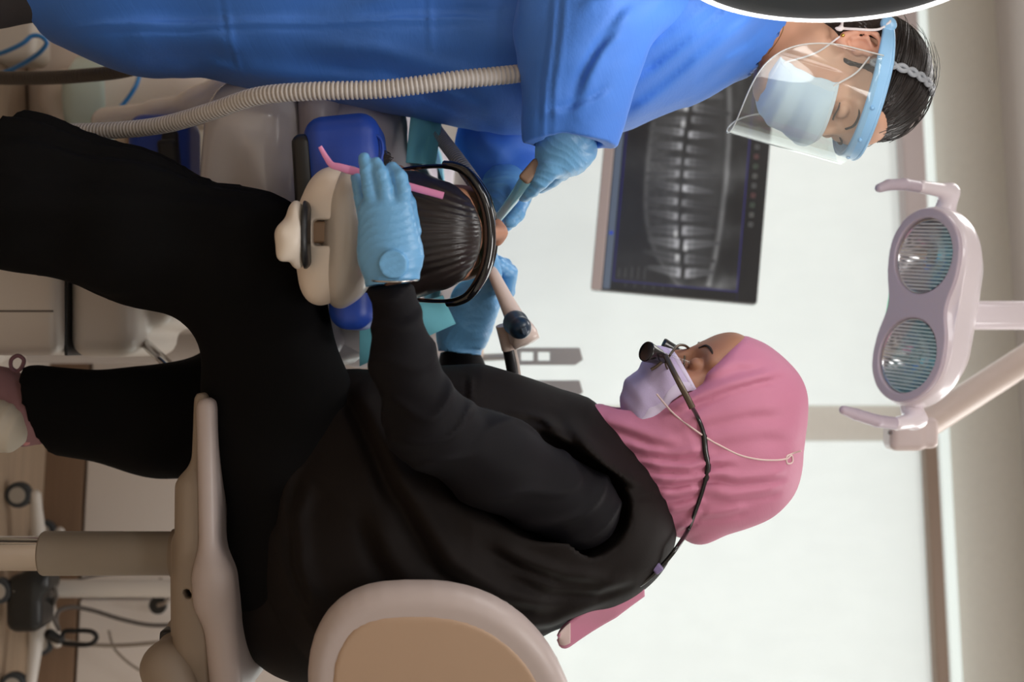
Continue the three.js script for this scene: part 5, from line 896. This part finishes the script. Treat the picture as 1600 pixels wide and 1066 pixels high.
  part('handle_mount', meshField(union([...chain([[1402, 662, 2.22, 11], [1436, 656, 2.25, 13]]), ...chain([[1426, 654, 2.25, 16], [1424, 636, 2.26, 18]])], 0.012), 0.003), white, hLow);
  // joint and arms
  part('joint', meshField(union([slab(P(1412, 680, 2.42), 0.026, 0.030, 0.03, 0.012), slab(P(1444, 676, 2.42), 0.026, 0.018, 0.028, 0.01)], 0.006), 0.004), srgb(214, 198, 194, 0.4), t);
  part('joint_screw', lathe([[0, 0], [0.004, 0], [0.0035, 0.003], [0, 0.003]], P(1391, 676, 2.387), P(1391, 676, 2.33), 12), srgb(120, 108, 104, 0.4), t);
  part('yoke_arm', meshField(union([capsule(P(1438, 668, 2.44), P(1660, 525, 2.52), 0.026, 0.026)], 0.01), 0.005), srgb(206, 190, 180, 0.4), t);
  part('drop_arm', placed(box(0.049, 0.12, 0.04, 0.012, 4), P(1562, 493, 2.42), new THREE.Euler()), white, t);
  part('drop_arm', rod(P(1610, 500, 2.46), V3(P(1610, 500, 2.46).x, CEILING - 0.001, -2.47), 0.026, 0.03), white, t);
  part('ceiling_rose', rod(V3(P(1610, 500, 2.46).x, CEILING - 0.04, -2.47), V3(P(1610, 500, 2.46).x, CEILING - 0.002, -2.47), 0.09, 0.1), white, t);
}
// ---------------------------------------------------------------- round black lamp with a glowing rim, top left
{
  const C = P(1296, -47, 1.6), n = V3(0.99, -0.05, 0.10).normalize(), t = thing('rim_lamp', 'round black lamp head with a glowing white rim beside the assistant', 'lamp', C);
  const R = 0.166, q = new THREE.Quaternion().setFromUnitVectors(V3(0, 1, 0), n), M = new THREE.Matrix4().makeRotationFromQuaternion(q).setPosition(C);
  part('head', new THREE.LatheGeometry([[0, -0.03], [0.08, -0.028], [0.14, -0.016], [R - 0.004, -0.004], [R - 0.004, 0.002], [R - 0.03, 0.0], [0.05, 0.006], [0, 0.008]].map(([a, b]) => new THREE.Vector2(a, b)), 64).applyMatrix4(M), mat(0.004, 0.0036, 0.0036, 0.6, { specularIntensity: 0.15 }), t);
  const glow = mat(0.9, 0.9, 0.9, 0.5); glow.name = 'lamp_rim_glow'; glow.emissive.setRGB(1, 0.99, 0.98); glow.emissiveIntensity = 2.2;
  part('rim', new THREE.TorusGeometry(R, 0.0048, 12, 96).rotateX(Math.PI / 2).applyMatrix4(M), glow, t, 'glowing white rim');
  part('arm', merge([rod(C.clone().addScaledVector(n, -0.03), C.clone().add(V3(-0.2, 0.1, 0.02)), 0.016), rod(C.clone().add(V3(-0.2, 0.1, 0.02)), V3(C.x - 0.2, CEILING - 0.001, C.z + 0.02), 0.016)]), mat(0.02, 0.02, 0.02, 0.4), t);
  const l = new THREE.PointLight(new THREE.Color(1, 0.985, 0.96), 0.22); l.name = 'rim_lamp_light'; l.position.copy(C.clone().addScaledVector(n, 0.06)); l.castShadow = true; l.shadow.radius = 6; scene.add(l);
}

// ---------------------------------------------------------------- instrument unit behind the patient, spittoon unit at the left
{
  const t = thing('instrument_unit', 'pale instrument unit with dark slots and two slotted metal holders behind the far glove', 'dental unit', P(640, 520, 2.75));
  const pale = srgb(208, 200, 196, 0.4), steel = srgb(176, 172, 170, 0.35, { metalness: 0.3 });
  part('tray', meshField(slab(P(640, 540, 2.78), 0.14, 0.03, 0.11, 0.02), 0.006), pale, t);
  part('console', meshField(slab(P(706, 520, 2.8), 0.10, 0.055, 0.05, 0.02), 0.006), pale, t);
  part('slot', placed(box(0.08, 0.012, 0.02, 0.004), P(684, 485, 2.74), new THREE.Euler()), blackPlastic, t);
  part('slot', placed(box(0.05, 0.014, 0.02, 0.004), P(668, 478, 2.74), new THREE.Euler()), blackPlastic, t);
  part('knob', meshField(ellipsoid(P(740, 548, 2.72), 0.022, 0.02, 0.02), 0.005), srgb(214, 190, 172, 0.4), t);
  for (const y of [557, 608]) {
    const bar = new THREE.Shape(); const w = 0.0155, h = 0.115; bar.moveTo(-w, 0); bar.lineTo(w, 0); bar.lineTo(w, h); bar.lineTo(0.006, h + 0.014); bar.lineTo(-w, h + 0.008); bar.lineTo(-w, 0);
    for (const [a, b] of [[0.01, 0.036], [0.043, 0.068]]) { const k = new THREE.Path(); k.moveTo(-0.0095, a); k.lineTo(-0.0095, b); k.lineTo(0.0095, b); k.lineTo(0.0095, a); k.lineTo(-0.0095, a); bar.holes.push(k); }
    const o = P(805, y, 2.74), hold = part('instrument_holder', new THREE.ExtrudeGeometry(bar, { depth: 0.014, bevelEnabled: true, bevelSize: 0.0015, bevelThickness: 0.0015, bevelSegments: 2 }).translate(o.x, o.y, o.z - 0.007), steel, t, 'slotted metal holder');
    part('post', rod(P(806, y, 2.74), P(650, y + 6, 2.76), 0.007, 0.008), steel, hold);
  }
  part('stand', rod(V3(P(640, 545, 2.8).x, 0.0, -2.82), V3(P(640, 545, 2.8).x, P(630, 545, 2.8).y, -2.82), 0.03), pale, t);
}
{
  const t = thing('spittoon_unit', 'beige spittoon unit with a pale green glass bowl at the lower left', 'dental unit', P(0, 120, 2.85).setY(0));
  const beige = srgb(224, 208, 194, 0.45);
  part('cabinet', placed(box(0.26, 0.34, 0.3, 0.03, 4), V3(P(0, 90, 2.95).x, 0.172, -3.05), new THREE.Euler(0, 0.1, 0)), beige, t);
  part('neck', meshField(union([capsule(V3(P(0, 120, 2.9).x, 0.3, -2.92), V3(P(0, 150, 2.85).x, 0.10, -2.85), 0.07, 0.05)], 0.01), 0.008), beige, t);
  part('bowl', lathe([[0.0, 0], [0.05, 0.004], [0.085, 0.03], [0.105, 0.075], [0.11, 0.088], [0.104, 0.088], [0.08, 0.036], [0.045, 0.012], [0, 0.008]], P(98, 158, 2.78), P(140, 158, 2.79), 48), mat(0.66, 0.80, 0.74, 0.12, { clearcoat: 0.6 }), t, 'pale green glass bowl');
  part('tumbler_holder', meshField(slab(P(30, 62, 2.8), 0.05, 0.05, 0.05, 0.018), 0.006), srgb(206, 196, 184, 0.4), t);
}
{
  const tube = (list, label) => info(part('air_tube', sweep(pts(list), 0.0042, { n: 60, radial: 10 }), mat(0.04, 0.25, 0.62, 0.4)), label, 'tube');
  tube([[245, 80, 2.7], [222, 108, 2.68], [212, 135, 2.66], [195, 160, 2.66], [175, 180, 2.66], [150, 205, 2.68]], 'thin blue air tube curving past the pale bowl');
  tube([[-30, 92, 2.66], [10, 80, 2.62], [38, 66, 2.6], [50, 56, 2.6], [64, 57, 2.6], [73, 66, 2.6], [66, 78, 2.61], [45, 94, 2.64], [10, 112, 2.68], [-30, 124, 2.7]], 'thin blue air tube looped at the lower left corner');
}

// ---------------------------------------------------------------- under the window at the right: a caster base, a pedal and cables
{
  const t = thing('caster_base', 'white star-shaped base on casters standing before the low cabinets', 'trolley base', P(50, 915, 2.85).setY(0));
  const white = srgb(226, 220, 214, 0.4), c = V3(P(0, 920, 2.84).x, 0.062, -2.84), spread = [[P(60, 795, 2.9), 0.02], [P(60, 1050, 2.82), 0.02]];
  for (let i = 0; i < 5; i++) {
    const a = i / 5 * Math.PI * 2 + 0.42, e = V3(c.x + 0.195 * Math.cos(a), 0.058, c.z + 0.14 * Math.sin(a));
    const arm = part('arm', meshField(capsule(c, e, 0.02, 0.011), 0.005), white, t);
    const w = part('caster', meshField(both(capsule(e.clone().setY(0.026).add(V3(0, 0, 0.02)), e.clone().setY(0.026).add(V3(0, 0, -0.02)), 0.0255, 0.0255), (x, y, z) => Math.abs(z - e.z) - 0.011, 0.003), 0.003), srgb(60, 66, 72, 0.4), arm);
    part('hub_cap', rod(e.clone().setY(0.026).add(V3(0, 0, 0.008)), e.clone().setY(0.026).add(V3(0, 0, 0.0135)), 0.016), srgb(190, 184, 176, 0.4), arm);
  }
  part('pole', rod(c.clone(), c.clone().setY(0.55), 0.018), white, t);
}
{
  const t = thing('foot_pedal', 'black foot pedal with a grey cord lying beside the stool column', 'foot pedal', P(40, 945, 2.76));
  part('body', meshField(union([slab(P(48, 938, 2.74), 0.055, 0.034, 0.05, 0.02), slab(P(66, 905, 2.74), 0.02, 0.024, 0.04, 0.012)], 0.02), 0.005), mat(0.012, 0.013, 0.014, 0.3), t);
  part('cord', sweep(pts([[80, 905, 2.74], [88, 928, 2.75], [80, 955, 2.78], [92, 985, 2.82]]), 0.004, { n: 40, radial: 8 }), srgb(96, 90, 86, 0.5), t);
  part('cord_plug', meshField(capsule(P(78, 992, 2.78), P(92, 1000, 2.78), 0.012, 0.009), 0.004), blackPlastic, t);
}
{
  const cable = (list, r, m, label) => info(part('cable', sweep(pts(list), r, { n: 90, radial: 8 }), m), label, 'cable');
  const grey = srgb(104, 98, 94, 0.55), palec = srgb(150, 138, 126, 0.55);
  cable([[92, 985, 2.86], [88, 968, 2.86], [92, 955, 2.86], [110, 949, 2.87], [140, 953, 2.88], [190, 968, 2.88], [235, 977, 2.88], [290, 976, 2.88], [340, 976, 2.9]], 0.0045, grey, 'thick grey cable looping up before the low cabinet');
  cable([[95, 1000, 2.84], [125, 1006, 2.85], [180, 1009, 2.86], [240, 1005, 2.86], [300, 998, 2.88]], 0.0042, palec, 'pale grey cable running flat under the stool seat');
  cable([[170, 985, 2.88], [178, 1012, 2.88], [200, 1035, 2.88], [232, 1056, 2.88], [260, 1075, 2.88]], 0.003, palec, 'thin pale cable drooping to the right behind the stool');
  cable([[90, 918, 2.88], [115, 908, 2.89], [150, 900, 2.9], [200, 896, 2.9]], 0.0025, grey, 'thin dark cable passing behind the stool column');
  const loop = part('cable_clip', sweep(pts([[100, 988, 2.8], [115, 986, 2.8], [145, 988, 2.8], [151, 996, 2.8], [143, 1006, 2.8], [112, 1007, 2.8], [98, 1004, 2.8]]), 0.0048, { n: 60, radial: 10, closed: true }), blackPlastic); info(loop, 'black oblong wire clip hanging among the cables', 'clip');
  const plug = thing('wall_socket_plug', 'round black plug in the pale cabinet front beside the stool', 'plug', P(247, 945, 2.93));
  part('plug_body', meshField(both(capsule(P(247, 946, 2.90), P(247, 946, 2.96), 0.0175, 0.019), half(P(247, 946, 2.90), V3(0, 0, 1)), 0.004), 0.003), mat(0.012, 0.012, 0.013, 0.45), plug);
  part('plug_cable', sweep(pts([[247, 946, 2.9], [262, 940, 2.88], [268, 930, 2.9], [262, 918, 2.93], [250, 905, 2.95]]), 0.004, { n: 40, radial: 8 }), srgb(170, 158, 148, 0.5), plug);
}

// ---------------------------------------------------------------- what the dentist wears on the face, and the shoe
{
  const H = dentistHead, near = V3().setFromMatrixColumn(H, 2).z > 0 ? 1 : -1;
  const m = part('mask', sheet(40, 34, (u, v) => maskSheet(H, u, v), 0.0016), mat(0.60, 0.50, 0.74, 0.8, { bumpMap: crepeFine, bumpScale: 0.0003 }), dentist, 'pale lilac pleated face mask');
  part('edge_band', joined(maskEdges(H)), mat(0.68, 0.60, 0.78, 0.75), m, 'stitched lilac edge');
  const cord = srgb(226, 200, 196, 0.6);
  const on = list => list.map(([x, y, l = 0.0012]) => cling(scarfField, x, y, l, 1.6));
  part('mask_string', sweep([P(1026, 616, 1.895), ...on([[1052, 646], [1080, 668], [1105, 685], [1130, 699], [1155, 711], [1185, 718], [1215, 719], [1230, 717]])], 0.0014, { n: 90, radial: 6 }), cord, dentist, 'thin pale mask string');
  part('string_knot', sweep([...on([[1230, 717], [1237, 712], [1238, 722], [1230, 724], [1229, 714], [1238, 709]]), cling(scarfField, 1238, 709, 0.004, 1.6).add(V3(-0.004, 0.012, 0))], 0.0013, { n: 50, radial: 6 }), cord, dentist);
  // magnifying glasses
  const lo = new THREE.Group(); lo.name = 'magnifying_glasses'; dentist.add(lo); lo.userData.label = 'magnifying glasses with two black telescopes and a cord';
  const gun = srgb(96, 84, 72, 0.3, { metalness: 0.7 }), black = mat(0.008, 0.008, 0.009, 0.25, { clearcoat: 0.4 });
  for (const [a, b, k] of [[P(1009, 549, 1.905), P(1040, 562, 1.925), 1], [P(1034, 541, 1.985), P(1058, 551, 1.985), 0.85]])
    part('telescope', lathe([[0, 0.002], [0.0125 * k, 0.002], [0.0138 * k, 0.0], [0.0142 * k, 0.003], [0.0105 * k, 0.024 * k], [0.0085 * k, 0.027 * k], [0.0085 * k, 0.034 * k], [0, 0.034 * k]], a, b, 28), black, lo, 'black magnifying telescope');
  part('frame', merge([sweep(pts([[1046, 556, 1.9], [1058, 541, 1.925], [1070, 540, 1.95], [1080, 546, 1.97], [1090, 540, 1.985], [1092, 536, 2.02]]), 0.0019, { n: 40, radial: 7 }), sweep(pts([[1046, 556, 1.9], [1040, 568, 1.905], [1046, 580, 1.915], [1058, 583, 1.93], [1068, 572, 1.94], [1070, 556, 1.945]]), 0.0015, { n: 40, radial: 7 }), sweep(pts([[1034, 566, 1.9], [1024, 574, 1.9], [1017, 578, 1.9]]), 0.0022, { n: 16, radial: 7 })]), gun, lo);
  part('lens', meshField(slab(P(1056, 560, 1.925), 0.002, 0.018, 0.022, 0.0018, new THREE.Matrix4().makeRotationZ(-0.35)), 0.0015), mat(0.95, 0.93, 0.93, 0.04, { transmission: 0.95, thickness: 0 }), lo);
  part('temple', sweep(pts([[1040, 556, 1.895], [1058, 592, 1.868], [1074, 622, 1.858], [1082, 638, 1.855]]), t => 0.0036 + 0.0008 * t, { n: 40, radial: 8, flat: 0.4, up: V3(0, 0, 1) }), gun, lo, 'brown metal temple arm');
  const low = (x, y, z) => Math.min(scarfField(x, y, z), topField(x, y, z));
  const ride = list => list.map(([x, y]) => cling(low, x, y, 0.0025, 1.6));
  part('cord', sweep([P(1080, 634, 1.856), ...ride([[1090, 652], [1099, 676], [1102, 705], [1106, 730], [1098, 765], [1086, 800], [1076, 826]]), P(1056, 858, 1.885), P(1038, 880, 1.885), P(1018, 900, 1.885), P(1000, 914, 1.89), P(988, 918, 1.9)], t => t > 0.16 && t < 0.34 ? 0.0042 : 0.003, { n: 140, radial: 8 }), black, lo, 'black rubber cord');
  part('cord_bead', meshField(slab(P(1027, 888, 1.885), 0.0065, 0.0065, 0.0065, 0.003, new THREE.Matrix4().makeRotationZ(0.7)), 0.0016), srgb(122, 108, 150, 0.3), lo, 'lilac bead');
  // sneaker tucked back under the stool
  const shoe = new THREE.Group(); shoe.name = 'sneaker'; dentist.add(shoe); shoe.userData.label = 'dusty pink sneaker with a thick pale sole';
  const pink = srgb(150, 112, 118, 0.8, { bumpMap: clothBump, bumpScale: 0.0003 }), pinkLight = srgb(206, 142, 146, 0.75), sole = srgb(206, 198, 184, 0.6);
  part('upper', meshField(minus(union([...chain([[42, 645, 2.07, 40], [0, 625, 2.10, 44], [-110, 590, 2.17, 42]]), ...chain([[60, 672, 2.06, 20], [40, 668, 2.06, 28]])], 0.03), union(chain([[110, 640, 2.075, 34], [55, 634, 2.075, 27]]), 0.01), 0.006), 0.004), pink, shoe);
  part('sole', meshField(within(union(chain([[6, 668, 2.04, 40], [-40, 652, 2.07, 42], [-120, 622, 2.13, 40]]), 0.02), ((f) => (x, y, z) => f(x, y, z) - 0.0018 * (fold((x * 0.35 + y) * 55) - 0.5))(union(chain([[6, 668, 2.04, 40], [-40, 652, 2.07, 42], [-120, 622, 2.13, 40]]), 0.02))), 0.004), sole, shoe);
  part('heel_tab', meshField(union(chain([[40, 688, 2.05, 9], [66, 672, 2.05, 9], [90, 666, 2.05, 8]]), 0.01), 0.003), pinkLight, shoe);
  part('lace_loop', sweep(pts([[18, 575, 2.06], [18, 562, 2.055], [28, 556, 2.055], [37, 562, 2.055], [34, 574, 2.06], [26, 580, 2.065]]), 0.003, { n: 50, radial: 8, closed: true }), srgb(120, 86, 96, 0.8), shoe);
  part('shoe', meshField(union([capsule(V3(-0.21, 0.05, -1.78), V3(-0.36, 0.04, -1.72), 0.045, 0.036), capsule(V3(-0.2, 0.07, -1.78), V3(-0.19, 0.16, -1.78), 0.045, 0.035)], 0.03), 0.008), sole, dentist);
}

renderer.render(scene, camera);
